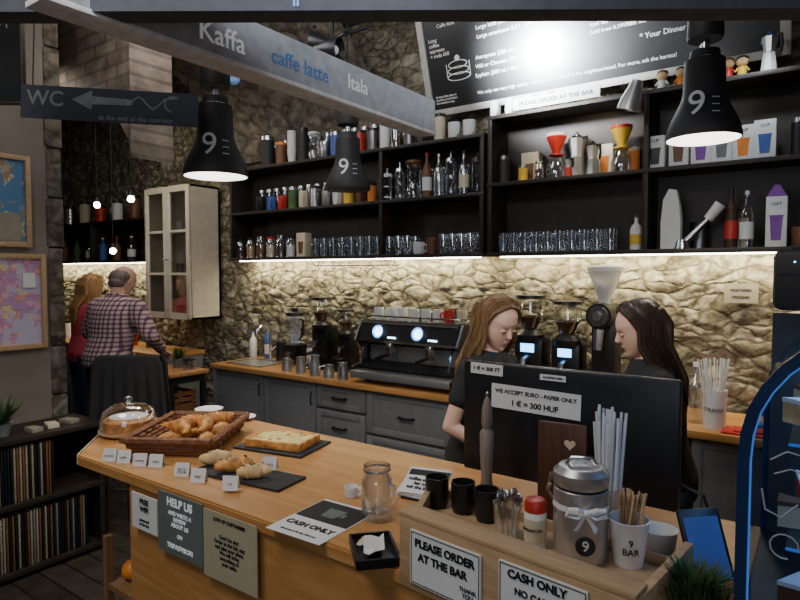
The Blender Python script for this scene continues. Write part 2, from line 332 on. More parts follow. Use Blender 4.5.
P(t,'chalk_flourish','dimpaint',lambda b:b.tube([(.02+.05*math.cos(a),.1+.03*math.sin(2*a),.006) for a in [j*.4 for j in range(12)]],.003,5))
P(t,'cord','ink',lambda b:b.tube([(0,.25,0),(0,3.73-q.z,0)],.003))
# ---------------------------------------------------------------- shelves on the back wall
SF=3.62
def unit(label,X0,X1,zs,ups,top):
    t=thing('wall_shelf',label,'shelf',((X0+X1)/2,SF,zs[0])); c=(X0+X1)/2
    for z in zs: P(t,'shelf_board','shelf',lambda b:b.box((0,.13,z-zs[0]-.0125),(X1-X0,.26,.025),bev=.002))
    for u in ups: P(t,'upright','shelf',lambda b:b.box((u-c,.132,(top-zs[0])/2-.014),(.03,.256,top-zs[0]+.02),bev=.002))
    P(t,'back_panel','shelf',lambda b:b.box((0,.25,(top-zs[0])/2-.0125),(X1-X0,.01,top-zs[0])))
    return t
XL=sx(230,SF,1.85); XM=sx(380,SF,2.2); XR=sx(489,SF,2.2); XR2=sx(645,SF,2.2); XE=.75
unit('long dark wooden wall shelf left of the tall divider, full of glassware',XL,XR-.04,[1.85,2.26,2.65],[XL+.015,XM,XR-.06],2.65)
unit('dark wooden wall shelf under the chalkboard with boxes and brewers',XR-.02,XE,[1.85,2.31,2.75],[XR,XR2,XE-.015,sx(800,SF,2.2)+.2],2.75)
unit('dark wall shelf over the back room counter by the couple',-8.4,-5.75,[1.85,2.3],[-8.38,-7,-5.77],2.32)
def led(label,x0,x1,k=8.5):
    one('led_strip','led',lambda b:b.box((0,0,0),(x1-x0,.02,.008)),label,'light strip',((x0+x1)/2,3.70,1.8205))
    l=bpy.data.lights.new('under_shelf_light','AREA'); l.shape='RECTANGLE'; l.size=x1-x0; l.size_y=.03; l.color=(1,.88,.56); l.energy=k*(x1-x0)
    o=bpy.data.objects.new('under_shelf_light',l); COL.objects.link(o); o.location=((x0+x1)/2,3.80,1.814); o.rotation_euler=(rad(38),0,0)
led('glowing LED strip under the long glassware shelf',XL+.05,XR-.1); led('glowing LED strip under the shelf beside the baristas',XR+.05,XE-.05); led('glowing LED strip under the back room shelf',-8.3,-5.8,8)
# chalkboard
Mc=axes((sx(433,3.78,2.9),3.76,2.86),(1,0,0),(0,-.3,1)); cbW=sx(790,3.78,2.95)-sx(433,3.78,2.9); cbN=Mc.to_3x3()@Vector((0,0,1))
def onboard(px,py):
    d=ray(px,py); tt=(Mc.translation-CAM).dot(cbN)/d.dot(cbN); return Mc.inverted()@(CAM+d*tt)
t=thing('menu_chalkboard','huge framed coffee menu chalkboard leaning out above the shelves','chalkboard'); t.matrix_world=Mc
P(t,'board','chalkboard',lambda b:b.box((cbW/2,.42,0),(cbW,.84,.015)))
def g(b):
    for x in (.015,cbW-.015): b.box((x,.42,.01),(.05,.86,.03),bev=.006)
    for y in (.01,.83): b.box((cbW/2,y,.01),(cbW-.05,.045,.03),bev=.006)
P(t,'frame','frame',g)
for s,px,py,sz in (('Caffe latte + ice - 850',437,27,.034),('Long\ncoffee\nespresso\n+ soda 650',430,50,.034),('Large latte (2x shot) 0.5 l - 990',476,28,.036),('Large americano 0.3 l - 650',477,37,.036),
   ('Aeropress (200 ml or mix) - 950',476,58,.036),('V60 or Chemex (500 ml) - 1650',476,67,.036),('Syphon (200 ml / 400 ml) - 1450 / 1990',476,76,.036),
   ('Iced tea',590,25,.034),('Cold brew 0.3 l - 990',590,33,.03),('Whole leaf milk oolong tea',620,26,.034),('* Your Dinner On Us',640,37,.042),('We only use very high quality coffee beans, roasted in the neighbourhood. For more, ask the barista!',478,93,.031),('At least this place is\nworth to remember.\nIt is worth a stop',437,101,.021)):
    q=onboard(px,py); text(t,s,sz,'chalkglow',Matrix.Translation((q.x,q.y,.0085)),'LEFT',.005)
q=onboard(459,70)
def cake(b):
    for k in range(3): b.tube([(q.x+.09*math.cos(a)*(1-.1*k),q.y-.04+.04*k+.025*math.sin(a),.009) for a in [2*PI*i/18 for i in range(19)]],.003,5)
    b.tube([(q.x-.09,q.y-.04,.009),(q.x-.09,q.y+.05,.009)],.003,5); b.tube([(q.x+.09,q.y-.04,.009),(q.x+.09,q.y+.05,.009)],.003,5)
    b.ell((q.x,q.y+.08,.009),(.02,.02,.003))
P(t,'chalk_drawing','chalkglow',cake)
c,W,H=frect(512,598,107,10,SF-.004)
sign('shelf_sign','narrow white strip sign asking to order at the bar, on top shelf','sign',front((c.x,SF-.006,2.79)),W,.07,'paper',[('PLEASE ORDER AT THE BAR',0,0,.038,'ink','CENTER',.02)])
# ---------------------------------------------------------------- small item kinds
def tumbler(r=.036,h=.11): return lambda b:b.lathe([(0,.001),(r*.78,.001),(r,h),(r*.93,h),(r*.72,.008),(0,.008)])
def mug(label,col,loc,r=.04,h=.09,rz=0,group=None,name='mug'):
    t=thing(name,label,'cup',loc,rz,group)
    P(t,'body',col,lambda b:b.lathe([(0,0),(r*.8,0),(r*.95,h*.15),(r,h),(r*.9,h),(r*.85,.01),(0,.01)]))
    P(t,'handle',col,lambda b:b.tube([(r*.9,0,h*.8),(r*1.5,0,h*.75),(r*1.6,0,h*.45),(r*1.35,0,h*.22),(r*.85,0,h*.2)],.006,6)); return t
def jar(label,loc,r,h,fill,lid,group=None,name='storage_jar'):
    t=thing(name,label,'jar',loc,0,group)
    P(t,'glass_body','glass',lambda b:b.lathe([(0,0),(r,0),(r,h*.8),(r*.8,h*.9),(r*.8,h*.95)]))
    P(t,'contents',fill,lambda b:b.lathe([(0,.004),(r*.93,.004),(r*.93,h*.6),(0,h*.62)]))
    P(t,'lid',lid,lambda b:b.lathe([(0,h*.93),(r*.88,h*.93),(r*.88,h*1.05),(0,h*1.06)])); return t
def bottle(label,loc,r,h,col,cap,lab=None,group=None,name='bottle',cat='bottle'):
    t=thing(name,label,cat,loc,0,group)
    P(t,'body',col,lambda b:b.lathe([(0,0),(r*.95,0),(r,.01),(r,h*.58),(r*.75,h*.7),(r*.32,h*.78),(r*.3,h*.95),(0,h*.95)]))
    P(t,'cap',cap,lambda b:b.lathe([(0,h*.93),(r*.36,h*.93),(r*.36,h),(0,h)],n=12))
    if lab: P(t,'paper_label',lab,lambda b:b.lathe([(r*1.02,h*.15),(r*1.02,h*.45)]))
    return t
def press(label,loc,r,h,col,rz=0,group=None):
    t=thing('french_press',label,'coffee press',loc,-.6,group)
    P(t,'glass_beaker','glass',lambda b:b.lathe([(0,.015),(r*.92,.015),(r*.92,h*.85)]))
    def fr(b):
        for z in (.02,h*.45,h*.8): b.lathe([(r,z),(r,z+.01),(r*.94,z+.01),(r*.94,z),(r,z)])
        for k in range(4): b.box((r*math.cos(k*PI/2+.4),r*math.sin(k*PI/2+.4),h*.4),(.006,.006,h*.8))
    P(t,'frame',col,fr)
    P(t,'lid',col,lambda b:b.lathe([(0,h*.84),(r*1.02,h*.84),(r*.9,h*.92),(.008,h*.95),(.004,h*1.05),(.014,h*1.1),(0,h*1.13)]))
    P(t,'handle','black',lambda b:b.tube([(r,0,h*.8),(r*1.6,0,h*.78),(r*1.6,0,h*.3),(r,0,h*.25)],.008,6)); return t
def moka(label,loc,h,col,lidc='steel',rz=-.5,group=None):
    t=thing('moka_pot',label,'coffee maker',loc,rz,group); r=h*.2
    P(t,'base',col,lambda b:b.lathe([(0,0),(r,0),(r*.75,h*.42),(r*.8,h*.46),(0,h*.46)],n=8))
    P(t,'upper_chamber','brushed',lambda b:b.lathe([(r*.75,h*.46),(r*.68,h*.5),(r*.95,h*.86),(0,h*.86)],n=8))
    P(t,'lid',lidc,lambda b:b.lathe([(r*.97,h*.86),(r*.4,h*.94),(.008,h*.95),(.012,h),(0,h*1.02)],n=8))
    P(t,'handle','black',lambda b:b.tube([(r*.8,0,h*.85),(r*1.5,0,h*.86),(r*1.6,0,h*.6),(r*1.4,0,h*.42)],.008,6))
    P(t,'spout','brushed',lambda b:b.prism([(-r*.8,-.012),(-r*1.2,0),(-r*.8,.012)],h*.1,Matrix.Translation((0,0,h*.74)))); return t
def canister(label,loc,r,h,col,lid,group=None,name='canister'):
    t=thing(name,label,'canister',loc,0,group)
    P(t,'body',col,lambda b:b.lathe([(0,0),(r,0),(r,h*.85),(0,h*.85)])); P(t,'lid',lid,lambda b:b.lathe([(r*1.03,h*.83),(r*1.03,h*.95),(r*.3,h*.97),(r*.3,h),(0,h)])); return t
def dripper(label,loc,h,col,top):
    t=thing('pour_over_brewer',label,'coffee maker',loc); r=h*.19
    P(t,'carafe','glass',lambda b:b.lathe([(0,.002),(r*1.1,.002),(r*1.15,h*.25),(r*.6,h*.48)]))
    P(t,'cone',col,lambda b:b.lathe([(r*.3,h*.5),(r*.9,h*.53),(r*.9,h*.56),(r*.35,h*.57),(r*1.2,h*.95),(r*1.1,h*.95),(0,h*.6)]))
    P(t,'filter_rim',top,lambda b:b.lathe([(r*1.0,h*.9),(r*1.22,h*.96),(r*1.2,h*1.02),(r*.95,h*1.0)])); return t
def carton(label,loc,w,d,h,col,pic,rz=0,group=None,word=None):
    t=thing('gift_box',label,'box',loc,rz,group)
    P(t,'carton',col,lambda b:b.box((0,0,h/2),(w,d,h),bev=.003))
    P(t,'mug_picture',pic,lambda b:b.prism([(-.022,0),(.022,0),(.028,h*.4),(.032,h*.5),(-.032,h*.5),(-.028,h*.4)],.001,front((0,-d/2-.0002,h*.13))))
    if word: text(t,word,.022,'ink',front((0,-d/2-.001,h*.85)),bold=.01)
    return t
# --- right unit
SYI=3.69
for px,c_,lab in ((496,'white','white porcelain mug above the tall shelf divider'),(511,'paper','wide white mug just left of the order strip sign'),(532,'white','small white espresso cup behind the strip sign'),(549,'cream','cream cup behind the middle of the strip sign')):
    mug(lab,c_,(sx(px,SYI,2.75),SYI-.01,2.75),.036,.1,-.9)
for px,c_,lab in ((455,'white','white mug over the end of the long shelf'),(470,'paper','second white mug on the long shelf end beside divider')):
    mug(lab,c_,(sx(px,SYI,2.65),SYI-.01,2.65),.045,.11,-.6)
def figurine(label,px,col,head):
    t=thing('figurine',label,'figurine',(sx(px,3.66,2.75),3.66,2.75))
    P(t,'body',col,lambda b:b.lathe([(0,0),(.02,0),(.024,.02),(.016,.05),(0,.055)],n=12))
    P(t,'head','bakelight',lambda b:b.ell((0,0,.075),(.03,.027,.028)))
    P(t,'hair',head,lambda b:b.ell((0,.006,.088),(.032,.028,.022)))
    for s in (-1,1): P(t,'arm',col,lambda b:b.cap((s*.018,0,.045),(s*.032,-.01,.025),.006,.005,8))
figurine('small toy figure with brown hair and white outfit on top shelf',662,'white','brown')
figurine('small toy figure with orange outfit next to brown-haired toy',681,'orange','black')
figurine('small toy figure with red outfit and dark hair beside pendant lamp',728,'red','brown')
figurine('small toy figure with yellow outfit between lamp and moka pot',742,'yellow','black')
moka('white and blue moka pot at right end of top shelf',(sx(769,3.655,2.75),3.655,2.75),.2,'white','blue')
carton('tall brown-pictured carton on shelf left of the brewers',(sx(532,3.80,2.31),3.80,2.31),.12,.08,.2,'cream','brown')
canister('yellow coffee tin in front of brown-pictured carton',(sx(523,3.68,2.31),3.68,2.31),.03,.1,'yellow','steel')
jar('small jar of roasted beans between yellow tin and red brewer',(sx(539,3.68,2.31),3.68,2.31),.03,.11,'coffee','steel')
dripper('red cone pour-over brewer on glass carafe',(sx(556,3.72,2.31),3.72,2.31),.28,'red','white')
moka('tall polished moka pot between red and yellow brewers',(sx(576,3.76,2.31),3.77,2.31),.29,'brushed')
moka('short polished moka pot right of the tall one',(sx(593,3.68,2.31),3.67,2.31),.2,'brushed','black')
moka('small red-based moka pot in front of the tall polished one',(sx(569,3.66,2.31),3.65,2.31),.12,'red','black')
dripper('yellow cone pour-over brewer with red filter rim',(sx(621,3.7,2.31),3.7,2.31),.27,'yellow','red')
carton('small pale carton tucked behind the short moka pot',(sx(606,3.82,2.31),3.82,2.31),.1,.07,.2,'white','orange')
canister('orange coffee tin beside the shelf divider',(sx(633,3.8,2.31),3.82,2.31),.035,.17,'orange','cream')
canister('tall matte black tin alone at the left end of the brewer shelf',(sx(503,3.74,2.31),3.76,2.31),.045,.2,'matteblack','darksteel')
for i,(px,c_,n_) in enumerate(((657,'black','black'),(680,'brown','dark brown'),(702,'purple','purple'),(722,'darksteel','grey'),(744,'orange','orange'),(765,'blue','blue'))):
    carton('white gift box printed with %s travel mug on middle shelf'%n_,(sx(px,3.71,2.31),3.71,2.31),.1,.1,.2 if i%2 else .185,'white',c_,rz=R.uniform(-.05,.05),word='CUP')
g0=one('glass_tumbler','glass',tumbler(.036,.13),'clear glass tumbler in tight row on bottom shelf left of yellow bottle','glass',(sx(503,3.68,1.85),3.68,1.85),0,'tumblers in the row under the brewers')
k=0; x=sx(503,3.68,1.85)
while x<sx(622,3.68,1.85):
    for yy in (3.68,3.77):
        if k: dup(g0,(x,yy,1.85))
        k+=1
    x+=.078
bottle('yellow-labelled supplement bottle with white cap by shelf divider',(sx(636,3.68,1.85),3.68,1.85),.035,.2,'white','brown','yellow')
one('paper_bag','paper',lambda b:b.prism([(-.05,0),(.05,0),(.052,.15),(.045,.24),(.03,.33),(-.01,.34),(-.04,.28),(-.052,.15)],.07,front((0,.035,0))),'upright crumpled white paper bag on bottom shelf','bag',(sx(671,3.7,1.85),3.7,1.85))
t=thing('hand_blender','silver and white hand blender lying tilted beside the white bag','blender',(sx(702,3.7,1.85),3.68,1.85))
P(t,'shaft','steel',lambda b:b.tube([(-.09,0,.03),(.03,0,.16)],[.02,.014],12)); P(t,'grip','white',lambda b:b.tube([(.03,0,.16),(.09,0,.24)],[.025,.03],12)); P(t,'bell','steel',lambda b:b.lathe([(0,0),(.045,0),(.03,.05),(0,.055)],(-.1,0,.001)))
canister('squat dark tin behind the tilted hand blender',(sx(699,3.8,1.85),3.81,1.85),.05,.16,'darksteel','black')
bottle('tall dark syrup bottle with red label',(sx(730,3.7,1.85),3.72,1.85),.033,.33,'coffee','black','red')
bottle('clear syrup bottle with white label on bottom shelf',(sx(746,3.68,1.85),3.68,1.85),.033,.3,'glass','white','paper')
canister('cream tin behind the two syrup bottles',(sx(741,3.83,1.85),3.83,1.85),.035,.2,'cream','brown')
t=carton('tall violet and white milk carton on bottom shelf at right',(sx(776,3.7,1.85),3.7,1.85),.095,.08,.26,'white','purple',word='OAT')
P(t,'gable_top','purple',lambda b:b.prism([(-.045,0),(.045,0),(.012,.06),(-.012,.06)],.07,front((0,.035,.26))))
mug('brown mug standing right of the tall milk carton','brown',(sx(801,3.7,1.85),3.7,1.85),.045,.1)
canister('dark canister at the far right of middle shelf',(sx(802,3.7,2.31),3.7,2.31),.05,.2,'black','steel')
# --- left unit
def row(z,items):
    for px,kind,lab,*a in items:
        Y=3.69; loc=(sx(px,Y,z),Y,z)
        if kind=='jar': jar(lab,loc,a[0],a[1],a[2],a[3])
        elif kind=='mug': mug(lab,a[2],loc,a[0],a[1],rz=-.9)
        elif kind=='can': canister(lab,loc,a[0],a[1],a[2],a[3])
        elif kind=='bot': bottle(lab,loc,a[0],a[1],a[2],a[3],a[4])
        elif kind=='press': press(lab,loc,a[0],a[1],a[2])
        elif kind=='moka': moka(lab,loc,a[0],a[1])
        elif kind=='drip': dripper(lab,loc,a[0],a[1],a[2])
row(2.65,[(268,'can','large black tin at left end of the long shelf top',.06,.27,'matteblack','steel'),(281,'can','brown tin with orange lid on the long shelf top',.045,.2,'brown','orange'),
 (303,'can','stack of black paper cups on the long shelf top',.045,.29,'matteblack','black'),(314,'drip','clear cone brewer on the long shelf top',.22,'glass','white'),(325,'mug','steel grey mug near middle pendant',.045,.13,'steel'),
 (336,'can','blue tin just left of the middle pendant',.045,.2,'blue','steel'),(360,'can','red tin half behind the middle pendant on shelf top',.045,.18,'red','black'),
 (373,'can','dark metal tin behind pendant on shelf top',.045,.18,'darksteel','black'),(385,'can','pale paper cup stack over the shelf upright',.04,.24,'paper','white'),(397,'jar','large jar of coffee beans on shelf top',.045,.2,'coffee','black'),(410,'can','short grey tin right of the bean jar',.045,.12,'darksteel','steel'),(424,'moka','dark moka pot on top of long shelf',.22,'black'),(440,'can','tall cream tin near the end of the long shelf top',.04,.2,'cream','black')])
t=thing('paper_cup_stack','tall stack of white paper cups on the long shelf top','cups',(sx(292,3.69,2.65),3.69,2.65))
for k in range(7): P(t,'paper_cup','white' if k%2 else 'paper',lambda b:b.lathe([(0,k*.03),(.03,k*.03),(.04,k*.03+.09),(.037,k*.03+.09),(.028,k*.03+.005)]))
row(2.26,[(261,'mug','black mug with handle at left of middle shelf',.045,.13,'black'),(272,'mug','blue mug between black and dark red mugs',.045,.12,'blue'),(283,'mug','dark red mug on middle shelf',.045,.12,'red'),(293,'can','green tea tin on middle shelf',.04,.19,'green','steel'),
 (304,'mug','cream tall mug on middle shelf',.045,.14,'cream'),(315,'can','steel kettle-shaped canister on middle shelf',.045,.18,'steel','black'),(327,'mug','grey enamel mug on middle shelf',.045,.12,'silver'),(338,'mug','white mug left of the middle pendant shade',.045,.11,'white'),(349,'can','yellow tin behind the middle pendant shade',.045,.14,'yellow','black'),(361,'mug','brown mug right of the middle pendant shade',.045,.12,'brown'),(372,'can','orange tin behind the shelf upright',.035,.15,'orange','black'),
 (387,'press','white framed coffee press nearest the upright',.042,.22,'white'),(400,'press','steel framed coffee press, second from upright',.042,.25,'steel'),(414,'drip','hourglass shaped brewer with wooden collar',.27,'glass','brown'),(427,'bot','slim dark bottle with red seal on middle shelf',.035,.32,'brown','red','paper'),
 (439,'bot','clear tall carafe bottle on middle shelf',.038,.3,'frost','steel',None),(451,'press','tall steel framed coffee press near right end',.042,.28,'steel'),(464,'bot','clear syrup bottle with black cap near right end',.036,.3,'frost','black','cream'),(477,'press','black framed coffee press at right end of middle shelf',.04,.26,'black')])
row(1.85,[(241,'jar','squat jar of dark beans at left end of bottom shelf',.041,.16,'coffee','black'),(251,'jar','jar of pale grain, second on the bottom shelf',.041,.17,'grain','black'),(261,'jar','jar of brown sugar with steel lid',.041,.18,'brown','steel'),(271,'jar','jar of cream powder with red lid',.041,.17,'cream','red'),(281,'jar','jar of dark tea leaves with steel lid',.041,.18,'coffee','steel'),(291,'jar','jar of white sugar with black lid',.041,.17,'white','black')])
for z,p0,p1,nm_ in ((2.26,262,372,'middle'),(2.65,270,446,'top')):
    bj=None; x=sx(p0,3.80,z)
    while x<sx(p1,3.80,z):
        if abs(x-XM)>.06 or z>2.5:
            if not bj: bj=jar('small jar of dark tea in the back row of the long shelf %s'%nm_,(x,3.805,z),.038,.2 if z<2.5 else .22,'brown','steel','back row jars on the %s board'%nm_)
            else: dup(bj,(x,3.805,z))
        x+=.1
fl=None; x=sx(388,3.80,2.26)
while x<sx(474,3.80,2.26):
    if not fl: fl=one('glass_flask','glass',lambda b:b.lathe([(0,.001),(.035,.001),(.042,.04),(.018,.15),(.018,.22),(.024,.24)]),'clear glass flask in the back row behind the coffee presses','flask',(x,3.805,2.26),0,'flasks behind the coffee presses')
    else: dup(fl,(x,3.805,2.26))
    x+=.1
carton('cream paper carton standing between jars and tumblers',(sx(304,3.69,1.85),3.69,1.85),.1,.08,.2,'cream','brown')
g1=None
for i,px in enumerate(range(316,376,9)):
    for yy in (3.67,3.77):
        loc=(sx(px,3.68,1.85),yy,1.85)
        if not g1: g1=one('glass_tumbler','glass',tumbler(.034,.15),'clear tumbler in the double row left of the shelf upright','glass',loc,0,'tumblers left of the upright')
        else: dup(g1,loc)
g2=None
for i,px in enumerate(range(390,483,9)):
    if 413<px<440: continue
    for yy in (3.67,3.78):
        loc=(sx(px,3.68,1.85),yy,1.85)
        if not g2: g2=one('stemless_glass','glass',lambda b:b.lathe([(0,.001),(.025,.001),(.04,.05),(.037,.14),(.034,.14),(.037,.05),(0,.008)]),'round stemless glass on bottom shelf right of the upright','glass',loc,0,'stemless glasses right of the upright')
        else: dup(g2,loc)
mug('stacked white coffee cup among stemless glasses','white',(sx(419,3.69,1.85),3.69,1.85),.045,.09); mug('brown coffee cup beside the stacked white cup','brown',(sx(432,3.69,1.85),3.69,1.85),.04,.12)
# back room shelf
bcols=[('glass','steel'),('brown','black'),('green','black'),('glass','black'),('blue','white'),('brown','red'),('glass','white'),('darksteel','black')]
nmz=['clear','brown','green','smoky clear','blue','reddish','pale clear','grey']
for i,(c1,c2) in enumerate(bcols):
    bottle('%s bottle on the back room shelf behind the couple'%nmz[i],(-8.1+.3*i,3.72,1.85),.045,.27,c1,c2,'paper' if i%3==0 else None)
for i in range(7):
    canister(['black','steel','cream','red','white','brown','grey'][i]+' tin on the upper back room shelf',(-8.05+.36*i,3.74,2.3),.06,.2+.04*(i%3),['black','steel','cream','red','white','brown','darksteel'][i],'black')
for i,(px,py,Yq,l_) in enumerate(((97,205,3.0,'left'),(131,199,3.0,'right'),(113,251,3.1,'low middle'))):
    q=ony(px,py,Yq); t=thing('globe_lamp','small round glowing hanging bulb, the %s of three in back room'%l_,'lamp',q)
    P(t,'globe','bulb',lambda b:b.ell((0,0,0),.03)); P(t,'cord','ink',lambda b:b.tube([(0,0,.03),(0,0,3.75-q.z)],.004)); P(t,'socket','black',lambda b:b.lathe([(.03,.03),(.02,.07),(0,.08)]))
def clip(label,loc,aim,sc,col='black'):
    t=thing('clip_spotlight',label,'lamp',loc); q=frameZ(Vector(aim))
    P(t,'shade',col,lambda b:b.lathe([(.07*sc,0),(.06*sc,-.06*sc),(.035*sc,-.13*sc),(.03*sc,-.16*sc),(0,-.165*sc)],Mx=q)); P(t,'bulb','white',lambda b:b.ell(q@Vector((0,0,-.04*sc)),.03*sc))
    P(t,'arm',col,lambda b:b.tube([q@Vector((0,0,-.14*sc)),Vector((0,.03,.1*sc)),Vector((0,.06,.12*sc))],.01*sc)); return t
clip('grey clip lamp on shelf divider aimed down at the brewers',(sx(629,3.5,2.6),3.5,2.62),(-.3,.1,-1),1.0,'brushed')
q=ony(309,42,2.9); clip('black spotlight on ceiling arm facing left',q,(-.6,-.5,.1),1.0)
q=ony(340,50,2.9); clip('black spotlight on ceiling arm facing right',q,(1,.3,-.1),1.1)
one('spotlight_rail','black',lambda b:(b.tube([(-.3,.05,.0),(.3,.05,.0)],.012),b.tube([(0,.05,0),(0,.05,.85)],.01)),'black ceiling rail carrying two spotlights','rail',ony(324,34,2.9)+Vector((0,.03,.0)))
q=ony(234,78,2.6); t=thing('dome_camera','small blue-white dome camera hanging beside the left pendant','camera',q)
P(t,'housing','white',lambda b:b.lathe([(.0,.06),(.045,.06),(.05,.0),(.04,0)])); P(t,'dome','bluepaintglow',lambda b:b.ell((0,0,0),(.04,.04,.045))); P(t,'pole','white',lambda b:b.tube([(0,0,.06),(0,0,3.75-q.z)],.01))
# ---------------------------------------------------------------- pendants
LP=[(.155,0),(.154,.02),(.148,.05),(.13,.095),(.108,.14),(.093,.175),(.086,.21),(.084,.30),(.082,.345)]
def lrad(z):
    for (r0,z0),(r1,z1) in zip(LP,LP[1:]):
        if z0<=z<=z1: return r0+(r1-r0)*(z-z0)/(z1-z0)
    return .1
def pendant(label,loc,power=14,on=True):
    t=thing('pendant_lamp',label,'lamp',loc,math.atan2(-loc[0],loc[1]))
    P(t,'shade','matteblack',lambda b:b.lathe([(r,z) for r,z in LP]+[(.065,.35),(.06,.385),(.03,.39)],n=40)); P(t,'inner_shade','shadein' if on else 'shadeoff',lambda b:b.lathe([(r-.006,z+.002) for r,z in LP]+[(0,.347)],n=40))
    P(t,'bulb','bulb' if on else 'bulboff',lambda b:b.ell((0,0,.1),(.035,.035,.05))); P(t,'neck','steel',lambda b:b.lathe([(.02,.385),(.02,.44)]))
    P(t,'cap','matteblack',lambda b:b.lathe([(0,.435),(.07,.435),(.075,.45),(.07,.56),(0,.565)],n=28)); P(t,'cord','ink',lambda b:b.tube([(0,0,.56),(0,0,3.75-loc[2])],.005))
    text(t,'9',.16,'paper',Matrix(),bold=.0,wrap=('L',-.03,.135)); text(t,'---\n---\n---',.034,'paper',Matrix(),bold=.02,wrap=('L',.048,.13))
    if on:
        l=bpy.data.lights.new('pendant_light','SPOT'); l.energy=power; l.spot_size=rad(120); l.spot_blend=.7; l.color=(1,.88,.7); l.shadow_soft_size=.06
        o=bpy.data.objects.new('pendant_light',l); COL.objects.link(o); o.location=(loc[0],loc[1],loc[2]+.04)
    return t
pendant('black bottle-shaped pendant lamp hanging at left over the bar',at(216,177,2.95),44)
pendant('unlit black bottle-shaped pendant lamp hanging before the long shelf, farthest',at(348,190,4.1),0,False)
pendant('black bottle-shaped pendant lamp hanging at right by the gift boxes',at(703,140,2.66),22)
# ---------------------------------------------------------------- glazed cabinet
GY=3.53
cx0=sx(147,GY,1.9); cx1=sx(191,GY,1.9); cw=cx1-cx0; h=1.3; gd=.33
t=thing('glazed_wall_cabinet','cream wall cabinet with open-paned glass doors beside the shelf','cabinet',((cx0+cx1)/2,GY,1.26))
P(t,'carcass','cabwhite',lambda b:(b.box((cw/2-.01,gd/2+.01,h/2),(.02,gd,h)),b.box((-cw/2+.01,gd/2+.01,h/2),(.02,gd,h)),b.box((0,gd/2+.01,.01),(cw,gd,.02)),b.box((0,gd/2+.01,h-.01),(cw,gd,.02)),b.box((0,gd,h/2),(cw,.02,h))))
for z in (.44,.86): P(t,'shelf_board','cabwhite',lambda b:b.box((0,gd/2,z),(cw-.04,gd-.04,.016)))
for s in (-1,1):
    def dr(b):
        w2=cw/2-.004; c=s*cw/4
        for k in (-1,1): b.box((c+k*(w2/2-.025),-.01,h/2),(.05,.022,h-.01),bev=.003)
        for z in (.03,h-.03): b.box((c,-.01,z),(w2-.1,.022,.06))
        for z in (h*.34,h*.66): b.box((c,-.01,z),(w2-.1,.016,.025))
    d=P(t,'door','cabwhite',dr); P(d,'pane','glass',lambda b:b.box((s*cw/4,-.008,h/2),(cw/2-.1,.004,h-.12))); P(d,'knob','steel',lambda b:b.ell((s*.03,-.03,h*.45),.013))
for i in range(9):
    c_=['white','brown','blue','cream','steel','black','white','paper','brown'][i]
    mug(['first white','brown','blue','cream','steel','black','second white','off-white','tall brown'][i]+' cup inside the glazed cabinet',c_,(cx0+.14+.2*(i%3),GY+.15,(1.281,1.709,2.129)[i//3]),.04,.1 if i<8 else .15,.5)
# ---------------------------------------------------------------- worktop and base cabinets
WF=3.33; wx0=sx(213,WF,.92)
one('back_worktop','oak',lambda b:b.box((0,0,-.02),(wx0*-1+1.2,.56,.04),bev=.004),'long oak worktop along the stone wall behind the baristas','worktop',((wx0+1.2)/2,WF+.25,.92))
bnds=[213,264,316,366,452,520,600,690]
xs=[sx(p,WF+.02,.8) for p in bnds]+[.7,1.2]
kinds=['door','door','drawers3','drawers2','door','drawers3','door','door','door']; place=['under the sink at far left','second from left under the worktop','with three slim drawers','with wide drawers under the espresso machine','right of the wide drawers','behind the left barista','behind the monitor','near the right barista','at far right under the straws']
for i,k in enumerate(kinds):
    a,b_=xs[i],xs[i+1]; w=b_-a-.006
    t=thing('base_cabinet','slate grey panelled base cabinet '+place[i],'cabinet',((a+b_)/2,WF+.03,0))
    P(t,'carcass','cabgrey',lambda b:b.box((0,.245,.48),(w,.47,.78))); P(t,'plinth','matteblack',lambda b:b.box((0,.27,.045),(w,.42,.09)))
    zs={'door':[(.1,.875)],'drawers3':[(.1,.42),(.43,.68),(.69,.875)],'drawers2':[(.1,.55),(.56,.875)]}[k]
    for z0,z1 in zs:
        nmn='door' if k=='door' else 'drawer'
        def fp(b):
            b.box((0,0,(z0+z1)/2),(w-.004,.02,z1-z0-.006),bev=.003)
            for s in (-1,1): b.box((s*(w/2-.03),-.012,(z0+z1)/2),(.05,.01,z1-z0-.02),bev=.003); b.box((0,-.012,(z0+z1)/2+s*((z1-z0)/2-.03)),(w-.11,.01,.045),bev=.003)
        d=P(t,nmn,'cabgrey',fp)
        if k=='door': P(d,'handle','black',lambda b:b.tube([(w/2-.03,-.017,.7),(w/2-.03,-.04,.71),(w/2-.03,-.04,.79),(w/2-.03,-.017,.8)],.005,6))
        else: P(d,'handle','black',lambda b:b.tube([(-.06,-.01,(z0+z1)/2),(-.055,-.04,(z0+z1)/2),(.055,-.04,(z0+z1)/2),(.06,-.01,(z0+z1)/2)],.009,6))
t=thing('sink','steel inset sink basin with raised rim at worktop left','sink',(sx(258,3.56,.92),3.54,.92))
P(t,'rim','steel',lambda b:(b.box((0,-.15,.004),(.44,.02,.008)),b.box((0,.15,.004),(.44,.02,.008)),b.box((-.21,0,.004),(.02,.28,.008)),b.box((.21,0,.004),(.02,.28,.008)))); P(t,'basin','brushed',lambda b:b.box((0,0,.002),(.4,.28,.003)))
P(t,'tap','chrome',lambda b:b.tube([(0,.17,0),(0,.17,.25),(0,.14,.31),(0,.06,.32),(0,.01,.28),(0,.01,.25)],.013,10)); P(t,'tap_lever','chrome',lambda b:b.tube([(0.01,.17,.1),(.07,.17,.14)],.007,8))
bottle('blue dish soap bottle with white label behind the sink',(sx(264,3.8,.92)+.06,3.8,.92),.035,.3,'blue','white','white')
